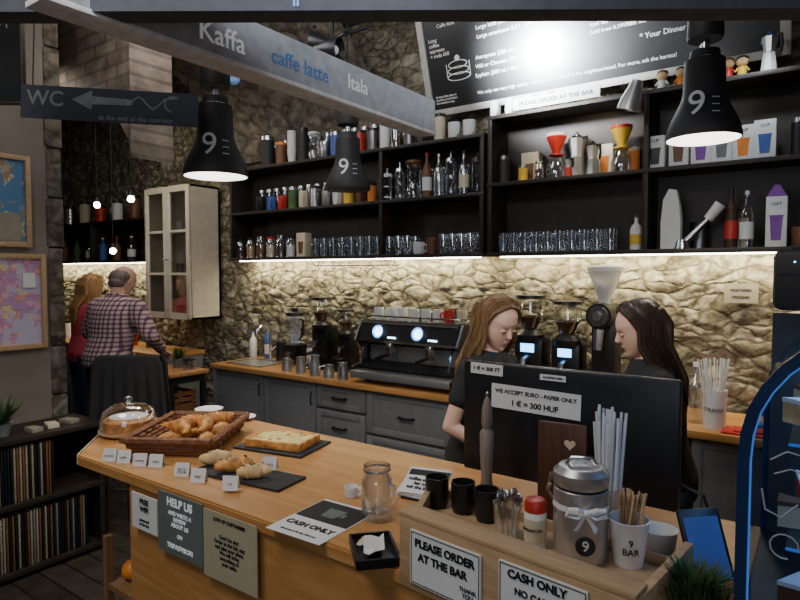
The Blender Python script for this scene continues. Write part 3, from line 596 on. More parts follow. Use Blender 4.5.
bottle('pale plastic spray bottle near the stone wall left of tap',(sx(262,3.8,.92)-.12,3.8,.92),.035,.25,'paper','blue',None)
canister('black coffee tin between tap and jug blender',(sx(281,3.79,.92),3.79,.92),.045,.2,'black','steel')
canister('white sugar tin leaning close to the jug blender',(sx(308,3.8,.92),3.81,.92),.04,.17,'white','steel')
t=thing('jug_blender','black jug blender standing right of the sink','blender',(sx(297,3.72,.92),3.7,.92))
P(t,'base','black',lambda b:b.box((0,0,.09),(.15,.15,.18),bev=.02)); P(t,'jug','frost',lambda b:b.lathe([(.05,.18),(.055,.2),(.078,.4),(.076,.42)],n=4)); P(t,'lid','black',lambda b:b.lathe([(.08,.42),(.075,.45),(.03,.46),(.03,.49),(0,.49)])); P(t,'handle','black',lambda b:b.tube([(.06,0,.4),(.1,0,.39),(.09,0,.26),(.05,0,.22)],.009)); P(t,'dial','steel',lambda b:b.lathe([(.03,0),(.03,.02),(0,.02)],Mx=front((0,-.075,.09))))
def grinder(label,loc,s=1,lit=True,hop='glass',rz=0):
    t=thing('coffee_grinder',label,'grinder',loc,rz)
    P(t,'base','black',lambda b:b.box((0,-.02,.02*s),(.2*s,.27*s,.04*s),bev=.01)); P(t,'body','black',lambda b:b.box((0,.04*s,.2*s),(.19*s,.16*s,.34*s),bev=.03*s))
    P(t,'head','black',lambda b:b.lathe([(0,.34*s),(.085*s,.34*s),(.09*s,.38*s),(.06*s,.41*s),(0,.41*s)]))
    P(t,'hopper',hop,lambda b:b.lathe([(.045*s,.41*s),(.085*s,.5*s),(.09*s,.6*s),(.085*s,.6*s)])); P(t,'beans','coffee',lambda b:b.lathe([(0,.412*s),(.04*s,.412*s),(.072*s,.49*s),(0,.5*s)])); P(t,'hopper_lid','black',lambda b:b.lathe([(.092*s,.6*s),(.09*s,.62*s),(0,.625*s)]))
    if lit: P(t,'display','bluelit',lambda b:b.box((0,-.044*s,.3*s),(.085*s,.006,.05*s)))
    P(t,'spout','darksteel',lambda b:b.tube([(0,-.04*s,.24*s),(0,-.1*s,.23*s),(0,-.11*s,.19*s)],.02*s)); P(t,'fork','steel',lambda b:b.box((0,-.08*s,.13*s),(.06*s,.09*s,.01)))
    P(t,'portafilter_handle','black',lambda b:b.tube([(0,-.11*s,.15*s),(0,-.2*s,.14*s)],.014*s)); return t
grinder('tall black grinder left of the espresso machine',(sx(322,3.70,.92),3.70,.92),.95,False); grinder('second black grinder touching the espresso machine side',(sx(346,3.72,.92),3.72,.92),.8,False)
grinder('black coffee grinder with blue display, left of the lit pair',(sx(527,3.6,.92),3.64,.92),1.05); grinder('black coffee grinder with blue display, right of the lit pair',(sx(564,3.6,.92),3.64,.92),1.0)
t=thing('shop_grinder','tall black shop grinder with white hopper lid between baristas','grinder',(sx(601,3.62,.92),3.66,.92))
P(t,'base','black',lambda b:b.box((0,0,.03),(.2,.3,.06),bev=.012)); P(t,'column','black',lambda b:b.box((0,.05,.3),(.15,.16,.5),bev=.03)); P(t,'motor_drum','black',lambda b:b.tube([(0,.13,.54),(0,-.12,.54)],.075,24)); P(t,'drum_cover','darksteel',lambda b:b.tube([(0,-.12,.54),(0,-.135,.54)],[.062,.058],24))
P(t,'hopper','milkhopper',lambda b:b.lathe([(.03,.6),(.04,.65),(.095,.79),(.095,.81)])); P(t,'beans','coffee',lambda b:b.lathe([(0,.61),(.035,.65),(.06,.71),(0,.72)])); P(t,'hopper_lid','white',lambda b:b.lathe([(.105,.805),(.105,.83),(.02,.845),(0,.85)])); P(t,'chute','steel',lambda b:b.tube([(0,-.11,.46),(0,-.13,.34)],[.03,.025])); P(t,'dial','steel',lambda b:b.lathe([(.03,0),(.026,.02),(0,.02)],Mx=front((0,-.135,.54))))
# espresso machine
ex0=sx(357,3.42,1.1); ex1=sx(461,3.42,1.1); ew=ex1-ex0; EZ=1.02
t=thing('espresso_machine','two-group black and chrome espresso machine with lit round gauges','espresso machine',((ex0+ex1)/2,3.6,.92)); t.scale=(1,1,EZ)
P(t,'body','black',lambda b:b.prism([(-.18,.1),(.22,.08),(.22,.4),(.12,.43),(-.16,.43),(-.2,.3),(-.06,.26),(-.06,.14),(-.18,.12)],ew-.06,axes((-(ew-.06)/2,0,0),(0,1,0),(0,0,1))))
for s in (-1,1): P(t,'side_panel','gunmetal',lambda b:b.prism([(-.26,.03),(.24,.03),(.24,.38),(.12,.44),(-.14,.44),(-.22,.3),(-.14,.22),(-.14,.13),(-.26,.11)],.018,axes((s*(ew/2-.012)-.009,0,0),(0,1,0),(0,0,1))))
P(t,'drip_tray','brushed',lambda b:b.box((0,-.13,.08),(ew-.06,.3,.02),bev=.004)); P(t,'tray_front','brushed',lambda b:b.box((0,-.285,.065),(ew-.05,.02,.05),bev=.004))
def gr(b):
    for k in range(22): b.box((-ew/2+.07+k*(ew-.14)/21,-.13,.092),(.012,.26,.004))
P(t,'grate','steel',gr); P(t,'backsplash_plate','brushed',lambda b:b.box((0,-.064,.2),(ew-.08,.006,.11))); P(t,'cup_rail','chrome',lambda b:b.tube([(-ew/2+.04,.18,.47),(-ew/2+.04,-.13,.47),(ew/2-.04,-.13,.47),(ew/2-.04,.18,.47)],.006)); P(t,'cup_deck','steel',lambda b:b.box((0,.02,.437),(ew-.1,.28,.01)))
P(t,'front_trim','chrome',lambda b:b.box((0,-.203,.3),(ew-.08,.012,.014))); P(t,'upper_trim','chrome',lambda b:b.box((0,-.168,.425),(ew-.08,.012,.01)))
for s in (-1,1):
    c=s*.17
    P(t,'group_head','chrome',lambda b:b.lathe([(0,0),(.035,0),(.038,.03),(.038,.07),(.025,.1),(0,.1)],(c,-.13,.22)))
    pf=P(t,'portafilter','steel',lambda b:b.lathe([(0,0),(.03,0),(.034,.03),(0,.03)],(c,-.13,.19))); P(pf,'handle','black',lambda b:b.tube([(c,-.16,.205),(c,-.3,.19)],[.012,.015]))
    Mg=axes((c-.06,-.190,.365),(1,0,0),(0,.28,1))
    gg=P(t,'gauge','gauge',lambda b:b.lathe([(.034,0),(.032,.008),(0,.008)],Mx=Mg)); P(gg,'lit_ring','gaugering',lambda b:b.lathe([(.035,.002),(.045,.004),(.045,.01),(.035,.01)],Mx=Mg)); P(gg,'bezel','chrome',lambda b:b.lathe([(.046,-.004),(.053,-.002),(.053,.014),(.046,.014)],Mx=Mg)); P(gg,'needle','ink',lambda b:b.box((.008,.008,.0095),(.03,.004,.002),rz=.8,Mx=Mg))
    P(t,'steam_wand','chrome',lambda b:b.tube([(s*(ew/2-.08),-.12,.3),(s*(ew/2-.07),-.2,.24),(s*(ew/2-.07),-.22,.13)],.006)); P(t,'foot','black',lambda b:b.lathe([(.025,0),(.02,.06),(0,.06)],(s*(ew/2-.08),-.15,0)))
    P(t,'foot','black',lambda b:b.lathe([(.025,0),(.02,.06),(0,.06)],(s*(ew/2-.08),.17,0))); P(t,'lit_strip','gauge',lambda b:b.box((c+.06,-.199,.33),(.07,.004,.01)))
ecx=(ex0+ex1)/2
for i,(dx,dy,c_,l_) in enumerate(((-.35,-.05,'white','leftmost white'),(-.27,.06,'paper','pale'),(-.24,-.05,'white','second white'),(-.14,-.04,'white','third white'),(-.16,.08,'cream','back row cream'),(-.05,.06,'green','green'),(-.03,-.05,'white','central white'),(.07,-.05,'paper','off-white'),(.08,.06,'brown','brown'),(.17,-.05,'white','right-hand white'),(.26,-.05,'red','nearest red'),(.22,.07,'black','black back row'),(.35,-.03,'cream','rightmost cream'))):
    mug(l_+' cup warming on top of the espresso machine',c_,(ecx+dx,3.62+dy,.92+.4425*EZ),.037,.085,rz=i)
def pitcher(label,loc,r,h,rz=0):
    t=thing('milk_pitcher',label,'pitcher',loc,rz); P(t,'body','brushed',lambda b:b.lathe([(0,0),(r,0),(r,h*.5),(r*.75,h*.85),(r*.85,h),(r*.8,h)])); P(t,'handle','steel',lambda b:b.tube([(r*.8,0,h*.9),(r*1.7,0,h*.85),(r*1.6,0,h*.3),(r*.95,0,h*.25)],.006))
for i,(px,yy,l_) in enumerate(((287,3.42,'steel milk pitcher at left of the pitcher group'),(301,3.40,'short steel milk pitcher, second of the group'),(315,3.37,'tall steel milk pitcher under the grinders'),(329,3.37,'steel milk pitcher before the grinders, fourth of group'),(343,3.36,'steel milk pitcher next to the espresso machine'))): pitcher(l_,(sx(px,yy,.92),yy,.92),.042,.1+.03*(i%3),i*1.3)
t=thing('utensil_rail','thin black hanging rail with hooks under the long shelf','rail',(sx(345,3.66,1.8),3.78,1.775)); P(t,'bar','black',lambda b:(b.tube([(-.45,0,0),(.45,0,0)],.006),b.tube([(-.4,0,0),(-.4,0,.05)],.004),b.tube([(.4,0,0),(.4,0,.05)],.004)))
for k in range(6): P(t,'hook','steel',lambda b:b.tube([(-.38+k*.15,0,0),(-.38+k*.15,-.01,-.02),(-.38+k*.15,-.01,-.05),(-.38+k*.15,-.03,-.055)],.003))
sign('wall_note','off-white paper notes pinned on stone wall behind the straws','note',front((sx(741,WY-.05,1.6),WY-.05,1.6)),.17,.11,'oldpaper',[('espresso',0,.02,.03,'ink'),('recipes',0,-.02,.03,'ink')])
bottle('frosted glass water bottle on worktop beside right barista',(sx(695,3.5,.92),3.5,.92),.045,.32,'frost','white',None)
TX=sx(714,3.42,.92)
t=thing('straw_container','white tall straw tub on the worktop with printed side','container',(TX,3.42,.92)); P(t,'tub','paper',lambda b:b.lathe([(0,0),(.05,0),(.058,.2),(.054,.2),(.046,.01),(0,.01)]))
text(t,'STRAWS',.028,'ink',Matrix(),wrap=('C',0,.1,.0555))
s0=None
for k in range(18):
    a=R.uniform(0,2*PI); rr=R.uniform(.01,.035); lx,ly=TX+rr*math.cos(a),3.42+rr*math.sin(a)
    if not s0: s0=one('drinking_straw','strawmat',lambda b:b.tube([(0,0,.012),(0,0,.36)],.004,6),'white straw in the tall tub on the back worktop','straw',(lx,ly,.92),0,'straws in the back worktop tub'); q=s0
    else: q=dup(s0,(lx,ly,.92))
    tl=R.uniform(0.02,.2); q.rotation_euler=(-tl*math.sin(a),tl*math.cos(a),0)
one('folded_cloth','red',lambda b:(b.box((0,0,.006),(.24,.14,.012),bev=.004),b.box((.02,.01,.017),(.18,.1,.01),rz=.15,bev=.004)),'folded red cloth on the right end of the worktop','cloth',(sx(726,3.36,.92)+.1,3.39,.92))
one('blue_sponge','blue',lambda b:b.box((0,0,.015),(.1,.07,.03),bev=.008),'blue sponge lying on worktop right of the red cloth','sponge',(sx(735,3.5,.92)+.1,3.52,.92),.4)
# ---------------------------------------------------------------- bar counter
BZ=1.1
def slab(b):
    b.prism([(-2.05,1.0),(-2.27,1.2),(-2.33,1.43),(-2.18,1.68),(.95,1.68),(.95,1.0)],.036,Matrix.Translation((0,0,BZ-.036)))
    bmesh.ops.bevel(b.bm,geom=list(b.bm.edges),offset=.005,segments=2,affect='EDGES')
one('bar_countertop','oak',slab,'thick honey-coloured oak bar countertop with angled left end','countertop')
t=thing('bar_counter','wooden bar base clad in oak boards and hung with paper signs','counter',(-.4,1.34,0))
P(t,'front_panel','oak',lambda b:b.box((0,-.315,.531),(2.7,.03,1.062))); P(t,'end_panel','oak',lambda b:b.box((-1.335,0,.531),(.03,.6,1.062))); P(t,'back_panel','oaklight',lambda b:b.box((0,.29,.531),(2.7,.03,1.062))); P(t,'end_panel','oaklight',lambda b:b.box((1.335,0,.531),(.03,.57,1.062)))
FY=.9955
def fsign(name,label,px0,px1,py,hpx,board,lines,cat='sign',Y=FY):
    c,W,H=frect(px0,px1,py,hpx,Y); return sign(name,label,cat,front((c.x,Y,c.z)),W,H,board,[(s,x*W,y*H,sz*H,m_)+tuple(r) for s,x,y,sz,m_,*r in lines])
fsign('paper_sign','small white free wifi notice on the bar front',133,158,513,36,'paper',[('FREE\nWIFI',0,.2,.21,'ink','CENTER',.03),('password\nat the bar',0,-.27,.12,'ink')])
fsign('review_sign','dark grey-green help us review sign on bar front',159,203,527,62,'greysign',[('HELP US',0,.36,.185,'whitepaint','CENTER',.03),('AND WRITE A\nREVIEW\nABOUT US',0,.09,.095,'whitepaint','CENTER',.02),('ON',0,-.17,.09,'whitepaint'),('TRIPADVISOR!',0,-.36,.108,'whitepaint','CENTER',.03)])
fsign('price_poster','beige paper poster densely lettered, right of the green sign',204,257,551,70,'beige',[('LOTS OF CUSTOMERS?',0,.4,.068,'ink','CENTER',.03),('Don\'t be shy!\nOrder at the bar, pay\nand take your place.\nWe will bring\neverything to\nyour table.',0,-.03,.077,'ink','CENTER',.015)])
sign('edge_sign','long white lettered strip on the left edge of the countertop','sign',axes((-2.163,1.1,BZ-.018),(.22,-.2,0),(0,0,1)),.27,.034,'cream',[('COFFEE & CAKE',0,0,.024,'ink')])
t=thing('side_rack','low dark wooden rack under the bar overhang','rack',(-1.93,1.3,0))
for z in (.25,.6): P(t,'shelf_board','oakz',lambda b:b.box((0,0,z),(.3,.4,.02)))
for sx_ in (-1,1):
    for sy_ in (-1,1): P(t,'leg','oakz',lambda b:b.box((sx_*.14,sy_*.19,.39),(.025,.025,.78)))
f0=None
for k in range(12):
    loc=(-2.02+.085*(k%3),1.17+.085*(k//3),.61+.035)
    if not f0: f0=one('orange_fruit','orange',lambda b:(b.ell((0,0,0),(.037,.037,.035)),b.ell((0,0,.034),.004)),'orange on the upper board of rack under the bar','fruit',loc,0,'oranges on the rack')
    else: dup(f0,loc)
f1=None
for k in range(9):
    loc=(-2.0+.08*(k%3),1.17+.09*(k//3),.26+.037)
    if not f1:
        f1=thing('apple','red apple on lower board of rack under the bar','fruit',loc,0,'apples on the rack'); P(f1,'flesh','red',lambda b:b.lathe([(0,-.03),(.02,-.035),(.037,0),(.03,.03),(.012,.035),(0,.025)])); P(f1,'stem','brown',lambda b:b.tube([(0,0,.025),(.004,0,.045)],.0025))
    else: dup(f1,loc)
def onbar(px,py,z=BZ): return onz(px,py,z)
q=onbar(129,433); t=thing('cake_stand','round cake under clear glass dome on the bar tip','cake stand',q)
P(t,'plate','oaklight',lambda b:b.lathe([(0,0),(.088,0),(.108,.012),(.108,.018),(0,.018)],n=32)); P(t,'cake','bake',lambda b:b.lathe([(0,.019),(.088,.019),(.09,.055),(.078,.064),(0,.07)],n=24)); P(t,'dusting','white',lambda b:b.lathe([(.07,.067),(.03,.072),(0,.0725)],n=24))
dm=P(t,'dome','glass',lambda b:b.lathe([(.103,.02),(.102,.055),(.09,.09),(.06,.11),(.012,.118)],n=32)); P(dm,'knob','glass',lambda b:b.ell((0,0,.131),(.015,.015,.015)))
# basket
ctr=onbar(191,442); B_,C_=onbar(186,468),onbar(236,429); rzb=math.atan2((C_-B_).y,(C_-B_).x); L=.39; W=.31
t=thing('bread_basket','rectangular brown wicker basket piled with croissants','basket',(ctr.x,ctr.y,BZ),rzb)
def bsk(b):
    for k in range(5):
        z=.0095+k*.012; e=.01*k/1.5; hx,hy=L/2-.03+e,W/2-.03+e
        pts=[(-hx,-hy),(hx,-hy),(hx,hy),(-hx,hy),(-hx,-hy)]; fin=[]
        for a,b2 in zip(pts[:-1],pts[1:]):
            for j in range(14): fin.append((a[0]+(b2[0]-a[0])*j/14+.003*math.sin(j*PI+k*PI),a[1]+(b2[1]-a[1])*j/14+.003*math.cos(j*PI+k*PI),z))
        fin.append(fin[0]); b.tube(fin,.0085 if k<4 else .012,6)
    for j in range(17):
        for s in (-1,1): b.tube([(-L/2+.03+j*(L-.06)/16,s*(W/2-.03),.001),(-L/2+.03+j*(L-.06)/16,s*(W/2+.0),.06)],.004,5)
P(t,'woven_wall','wicker',bsk); P(t,'woven_base','wicker',lambda b:b.box((0,0,.006),(L-.06,W-.06,.012)))
def crois(b):
    n=60; pts=[];rs=[]
    for i in range(n):
        u=i/(n-1)*2-1; a=u*1.25
        pts.append((.08*math.sin(a)/.95,-.055*math.cos(a)+.036,.0215)); env=max(.14,(1-abs(u)**1.5)); st=(abs(u)*5.5)%1.0
        rs.append(.0255*env*(1.12-.26*st))
    b.tube(pts,rs,12)
cr0=None
mb=Matrix.Translation((ctr.x,ctr.y,0))@Matrix.Rotation(rzb,4,'Z')
spots=[(-.095,-.075,0,.1),(.05,-.075,0,-.15),(-.05,-.01,0,2.9),(.095,.0,0,.35),(-.095,.06,0,-.2),(.06,.075,0,.1),(-.02,-.045,.034,.45),(.03,.03,.034,-.5),(-.075,.02,.036,.9),(.11,-.05,.03,-.9)]
for x_,y_,z_,r_ in spots:
    p=mb@Vector((x_,y_,0)); p.z=BZ+.0135+z_
    if not cr0: cr0=one('croissant','bake',crois,'golden croissant in the pile inside the wicker basket','croissant',p,rzb+r_,'croissants in the basket'); q2=cr0
    else: q2=dup(cr0,p,rzb+r_)
for px,py,l_ in ((209,411,'white round plate behind the basket, farther left'),(241,419,'white round plate near bar back edge beside basket')):
    q=onbar(px,py); one('plate','white',lambda b:b.lathe([(0,.004),(.03,.002),(.06,.01),(.062,.012),(.04,.008),(0,.007)],n=32),l_,'plate',q)
def slatep(label,px,py,w,d,rz):
    q=onbar(px,py); return one('slate_board','slate',lambda b:b.box((0,0,.004),(w,d,.008),bev=.0015),label,'board',q,rz),q
o,q1=slatep('narrow black slate board holding filled pastries',247,476,.35,.13,.12)
o,q2_=slatep('black slate board under the square quiche',283,446,.28,.2,.2)
def lump(b,L_,w_,h_,s):
    n=14; b.tube([(L_*(i/(n-1)-.5),.006*noise.noise(Vector((i*.5,s,0))),h_*.55) for i in range(n)],[max(.004,w_*math.sin(PI*(i+.4)/(n-.2))**.45*(1+.25*noise.noise(Vector((i*.8,s,3))))) for i in range(n)],12,sq=.8)
for i,(px,py,l_,L_,rz_) in enumerate(((216,464,'knobbly oval pastry sprinkled with seeds at left of the slate',.1,1.0),(234,471,'long golden pastry roll in the middle of the slate',.115,1.1),(254,478,'puff pastry slice nearest the price card on the slate',.1,.9))):
    q=onbar(px,py,BZ+.008); t=thing('pastry',l_,'pastry',(q.x,q.y,BZ+.008),rz_)
    P(t,'crust','bakelight' if i!=1 else 'bake',lambda b:lump(b,L_,.024,.038,i*7.3))
    for k in range(7):
        a_,b__=R.uniform(-.34,.34)*L_,R.uniform(-.009,.009); P(t,'seed','cream' if k%2 else 'coffee',lambda b:b.ell((a_,b__,.0425),(.004,.0025,.0022),seg=8))
t=thing('quiche','golden square-cut vegetable quiche on slate board','quiche',(q2_.x,q2_.y,BZ+.008),.25)
P(t,'pastry_crust','bake',lambda b:(b.box((0,-.068,.014),(.22,.013,.028),bev=.004),b.box((0,.068,.014),(.22,.013,.028),bev=.004),b.box((-.106,0,.014),(.013,.14,.028),bev=.004),b.box((.106,0,.014),(.013,.14,.028),bev=.004),b.box((0,0,.005),(.21,.13,.01))))
P(t,'filling','quiche',lambda b:b.box((0,0,.016),(.2,.124,.02),bev=.003))
for k in range(14):
    a_,b__=R.uniform(-.085,.085),R.uniform(-.05,.05); P(t,'vegetable_piece',['quiche','orange','bakelight'][k%3],lambda b:b.ell((a_,b__,.027),(R.uniform(.007,.014),R.uniform(.006,.01),.0035),seg=8))
cards=[(111,460,'1'),(125,462,'2'),(141,465,'3'),(157,466,'4'),(183,475,'5'),(199,481,'6'),(231,489,'7'),(270,469,'8')]
wd=['croissant','muffin','brownie','cookie','pain au\nchocolat','bagel','roll','quiche']; od=['leftmost price card before the basket','second price card before the basket','third price card before the basket','fourth price card before the basket','price card at basket corner','price card beside the narrow slate left end','price card in front of the pastries','price card before the quiche slate']
for (px,py,n_),w_,l_ in zip(cards,wd,od):
    z_=BZ+(.0085 if n_ in '78' else 0); q=onbar(px,py,z_); t=thing('price_card','small white folded '+l_,'card',q,.55)
    P(t,'card','paper',lambda b:b.prism([(-.013,0),(-.012,0),(.0,.036),(.012,0),(.013,0),(.001,.038),(-.001,.038)],.045,axes((-.0225,0,0),(0,1,0),(0,0,1))))
    text(t,w_,.009,'ink',axes((0,-.0105,.018),(1,0,0),(0,.3,1)),ext=.0003)
P0,P1,P2,P3=onbar(277,527),onbar(326,543),onbar(366,514),onbar(318,495)
ux=(P1-P0); uy=(P3-P0); Mx=axes((P0+P2)/2+Vector((0,0,.0005)),(ux.x,ux.y,0),(uy.x,uy.y,0)); W=ux.length; H=uy.length
t=sign('cash_sign','flat laminated cash only sheet lying on the bar','sign',Mx,W*1.1,H,'paper',[('CASH ONLY',0,-H*.22,W*.17,'ink','CENTER',.04),('please pay at the bar, thank you',0,-H*.4,W*.055,'ink')],th=.001)
P(t,'dark_picture','ink',lambda b:b.box((0,H*.2,.0013),(W*1.06,H*.5,.0006))); P(t,'cup_picture','greysign',lambda b:(b.prism([(-.02,-.02),(.02,-.02),(.028,.03),(-.028,.03)],.0006,Matrix.Translation((0,H*.16,.0018))),b.box((.033,H*.18,.002),(.012,.02,.0006))))
q=onbar(342,497); t=mug('small white ceramic espresso cup standing by the cash sheet','white',(q.x+.02,q.y+.015,BZ),.019,.03,.6)
q=onbar(377,518); t=thing('handled_jar','clear glass drinking jar with handle holding coins on bar','jar',q,-.2)
P(t,'glass_body','glass',lambda b:b.lathe([(0,.001),(.036,.001),(.039,.01),(.039,.1),(.032,.115),(.034,.135),(.031,.135),(.029,.115),(.036,.1),(.036,.012),(0,.01)],n=28)); P(t,'handle','glass',lambda b:b.tube([(.037,0,.1),(.065,0,.095),(.07,0,.06),(.06,0,.03),(.038,0,.025)],.006))
P(t,'rim_thread','steel',lambda b:b.lathe([(.034,.122),(.0355,.125),(.034,.128)],n=28))
co=None
for k in range(8):
    a=k*2.4; p=(q.x+.018*math.cos(a),q.y+.018*math.sin(a),BZ+.011+.0025*k)
    if not co: co=one('coin','silver',lambda b:b.lathe([(0,0),(.011,0),(.0115,.001),(.011,.002),(0,.002)],n=16),'coin at the bottom of the handled jar','coin',p,0,'coins in the jar')
    else: dup(co,p)
q=onbar(374,554); t=thing('receipt_tray','small black tray with crumpled receipts near the wooden box','tray',q,-.75)
P(t,'dish','black',lambda b:(b.box((0,0,.004),(.13,.09,.008),bev=.003),b.box((0,.045,.01),(.13,.006,.02)),b.box((0,-.045,.01),(.13,.006,.02)),b.box((.065,0,.01),(.006,.09,.02)),b.box((-.065,0,.01),(.006,.09,.02))))
def crumple(b,w,d,s):
    g=[[b.bm.verts.new((w*(i/6-.5),d*(j/4-.5),.012+.012*noise.noise(Vector((i*.9+s,j*.9,s))))) for j in range(5)] for i in range(7)]
    for i in range(6):
        for j in range(4): b.bm.faces.new((g[i][j],g[i+1][j],g[i+1][j+1],g[i][j+1]))
one('receipt','paper',lambda b:crumple(b,.08,.045,2),'curled white receipt lying in the black tray','receipt',(q.x,q.y,BZ+.012),-.9)
one('receipt','cream',lambda b:crumple(b,.05,.04,5),'short yellowish receipt under the white one in tray','receipt',(q.x-.02,q.y+.01,BZ+.006),.3)
q=onbar(424,496); t=thing('leaflet_stack','stack of white printed leaflets behind the wooden box','leaflets',q,.15)
Mn=axes((0,0,.034),(1,0,0),(0,.9,.42))
for k in range(3): P(t,'leaflet','paper',lambda b:b.box((.004*k-.004,.003*k,-.006+.005*k),(.125,.1,.0035),rz=.05*k-.05,Mx=Mn))
P(t,'black_band','ink',lambda b:b.box((.004,.036,.0062),(.12,.022,.0008),rz=.05,Mx=Mn))
text(t,'coffee and more\nbar menu\nask the barista',.0155,'ink',Mn@Matrix.Translation((.004,-.008,.0068)),bold=.03)
P(t,'holder','black',lambda b:b.prism([(-.045,0),(.045,0),(.045,.038),(-.045,.004)],.1,axes((-.05,0,0),(0,1,0),(0,0,1))))
# ---------------------------------------------------------------- wooden order box
rb=rad(-7); bo=Vector((-.677,.95,BZ)); mbx=Matrix.Translation(bo)@Matrix.Rotation(rb,4,'Z'); BW,BD,BH=.462,.29,.14; FB=.07; LX=-.15
t=thing('condiment_box','open pale wooden box on bar holding cups, straws and signs','box',bo,rb)
P(t,'inner_base','oaklight',lambda b:b.prism([(.004,.018),(BW-.02,.018),(BW-.02,BD-.01),(LX+.012,BD-.01)],.014,Matrix.Translation((0,0,FB-.015)))); P(t,'front_panel','oaklight',lambda b:b.box((BW/2,.008,BH/2),(BW,.016,BH-.001),bev=.002)); P(t,'front_ledge','oaklight',lambda b:b.box((BW/2,.024,BH+.004),(BW+.01,.048,.01),bev=.002))
P(t,'side_panel','oaklight',lambda b:b.box((BW-.008,BD/2+.008,BH/2-.006),(.016,BD-.02,BH-.012),bev=.002))
P(t,'side_panel','oaklight',lambda b:b.prism([(-.002,.016),(.014,.016),(LX+.016,BD),(LX,BD)],BH-.03))
P(t,'back_panel','oaklight',lambda b:b.box(((BW+LX)/2,BD-.004,.045),(BW-LX-.03,.008,.088)))
def bsign(label,x,z,W,H,lines):
    return sign('box_sign',label,'sign',mbx@front((x,-.0005,z)),W,H,'paper',lines)
def bord(w,h_): return lambda b:[b.box(c_,d_) for c_,d_ in (((0,h_,.0045),(2*w,.0015,.0006)),((0,-h_,.0045),(2*w,.0015,.0006)),((w,0,.0045),(.0015,2*h_,.0006)),((-w,0,.0045),(.0015,2*h_,.0006)))]
s=bsign('white please order at the bar plate on the box front',.115,.07,.165,.105,[('PLEASE ORDER',0,.03,.0208,'ink','CENTER',.04),('AT THE BAR',-.004,.004,.0208,'ink','CENTER',.04),('THANK\nYOU',.055,-.027,.011,'ink')]); P(s,'border','ink',bord(.079,.049))
s=bsign('white cash only plate at right of the box front',.315,.079,.16,.1,[('CASH ONLY',-.008,.033,.0195,'ink','CENTER',.04),('NO CARDS',-.008,.006,.016,'ink','CENTER',.03),('HUF / EURO',0,-.022,.016,'ink')]); P(s,'border','ink',bord(.077,.047))
BB=BZ+FB-.0005
def inb(px,py,z=BB): return onz(px,py,z)
q=inb(580,555); t=thing('bow_canister','large shiny steel canister tied with white ribbon bow','canister',q,.5); t.scale=(.92,.92,.9)
P(t,'body','shiny',lambda b:b.lathe([(0,0),(.054,0),(.056,.01),(.056,.15),(.05,.155),(0,.155)],n=36)); P(t,'lid','shiny',lambda b:b.lathe([(.053,.155),(.056,.16),(.057,.185),(.045,.197),(.0,.202)],n=36)); P(t,'lid_seal','black',lambda b:b.lathe([(.0545,.153),(.0545,.16)],n=36)); P(t,'clasp','chrome',lambda b:b.tube([(-.056,0,.12),(-.068,0,.14),(-.06,0,.18)],.004)); P(t,'lid_handle','chrome',lambda b:b.tube([(-.03,0,.2),(-.02,0,.215),(.02,0,.215),(.03,0,.2)],.004))
def bow(b):
    b.lathe([(.0575,.11),(.0575,.122),(.0565,.122)],n=36)
    for s in (-1,1):
        b.tube([(0,-.06,.117),(s*.018,-.072,.128),(s*.036,-.068,.126),(s*.04,-.064,.113),(s*.018,-.066,.108),(0,-.06,.117)],.005,6,sq=.5); b.tube([(0,-.061,.114),(s*.012,-.064,.095),(s*.02,-.061,.08)],[.005,.006,.008],6,sq=.3)
    b.ell((0,-.064,.117),.007)
P(t,'ribbon_bow','paper',bow); P(t,'round_emblem','matteblack',lambda b:b.prism([(.02*math.cos(a),.02*math.sin(a)) for a in [2*PI*i/28 for i in range(28)]],.005,front((0,-.0535,.045))))
text(t,'9',.03,'paper',front((0,-.0592,.045)),bold=.01)
def papercup(label,q,r=.036,h=.095,word=None):
    t=thing('paper_cup',label,'cup',q,.5)
    P(t,'wall','white',lambda b:b.lathe([(0,.002),(r*.7,.002),(r*.7,0),(r*.72,0),(r,h),(r+.0015,h+.002),(r-.002,h+.002),(r*.68,.006),(0,.006)],n=28))
    if word: text(t,word,.017,'ink',Matrix(),wrap=('C',-.004,h*.5,r*.875+.001),bold=.01)
    return q
q=papercup('white printed paper cup full of wooden stirrers',inb(628,563),.037,.085,'9\nBAR')
st=None
for k in range(20):
    a=R.uniform(0,2*PI); rr=R.uniform(0,.02); p=(q.x+rr*math.cos(a),q.y+rr*math.sin(a),q.z+.008)
    if not st: st=one('wooden_stirrer','oaklight',lambda b:b.box((0,0,.065),(.006,.0015,.13),bev=.0005),'flat wooden stirrer standing in the printed paper cup','stirrer',p,0,'stirrers in the paper cup'); o=st
    else: o=dup(st,p,R.uniform(0,3))
    o.rotation_euler=(-R.uniform(.02,.2)*math.sin(a),R.uniform(.02,.2)*math.cos(a),R.uniform(0,3))
q=onz(667,541,BZ); q=Vector((-.262,1.275,BZ)); papercup('plain white paper cup standing on the bar behind the stirrer cup',q,.034,.1)
q=inb(535,546); t=thing('cinnamon_shaker','white spice shaker with bright red lid in the wooden box','shaker',q)
P(t,'body','white',lambda b:b.lathe([(0,0),(.021,0),(.022,.07),(.019,.075),(0,.075)])); P(t,'lid','red',lambda b:b.lathe([(.0215,.073),(.0215,.092),(.018,.097),(0,.099)])); P(t,'paper_label','cream',lambda b:b.lathe([(.0226,.015),(.0226,.06)])); text(t,'CINNAMON',.0085,'ink',Matrix(),wrap=('C',0,.04,.0232))
q=inb(507,538); one('spoon_glass','glass',tumbler(.03,.075),'short clear glass of teaspoons in the wooden box','glass',q)
sp=None
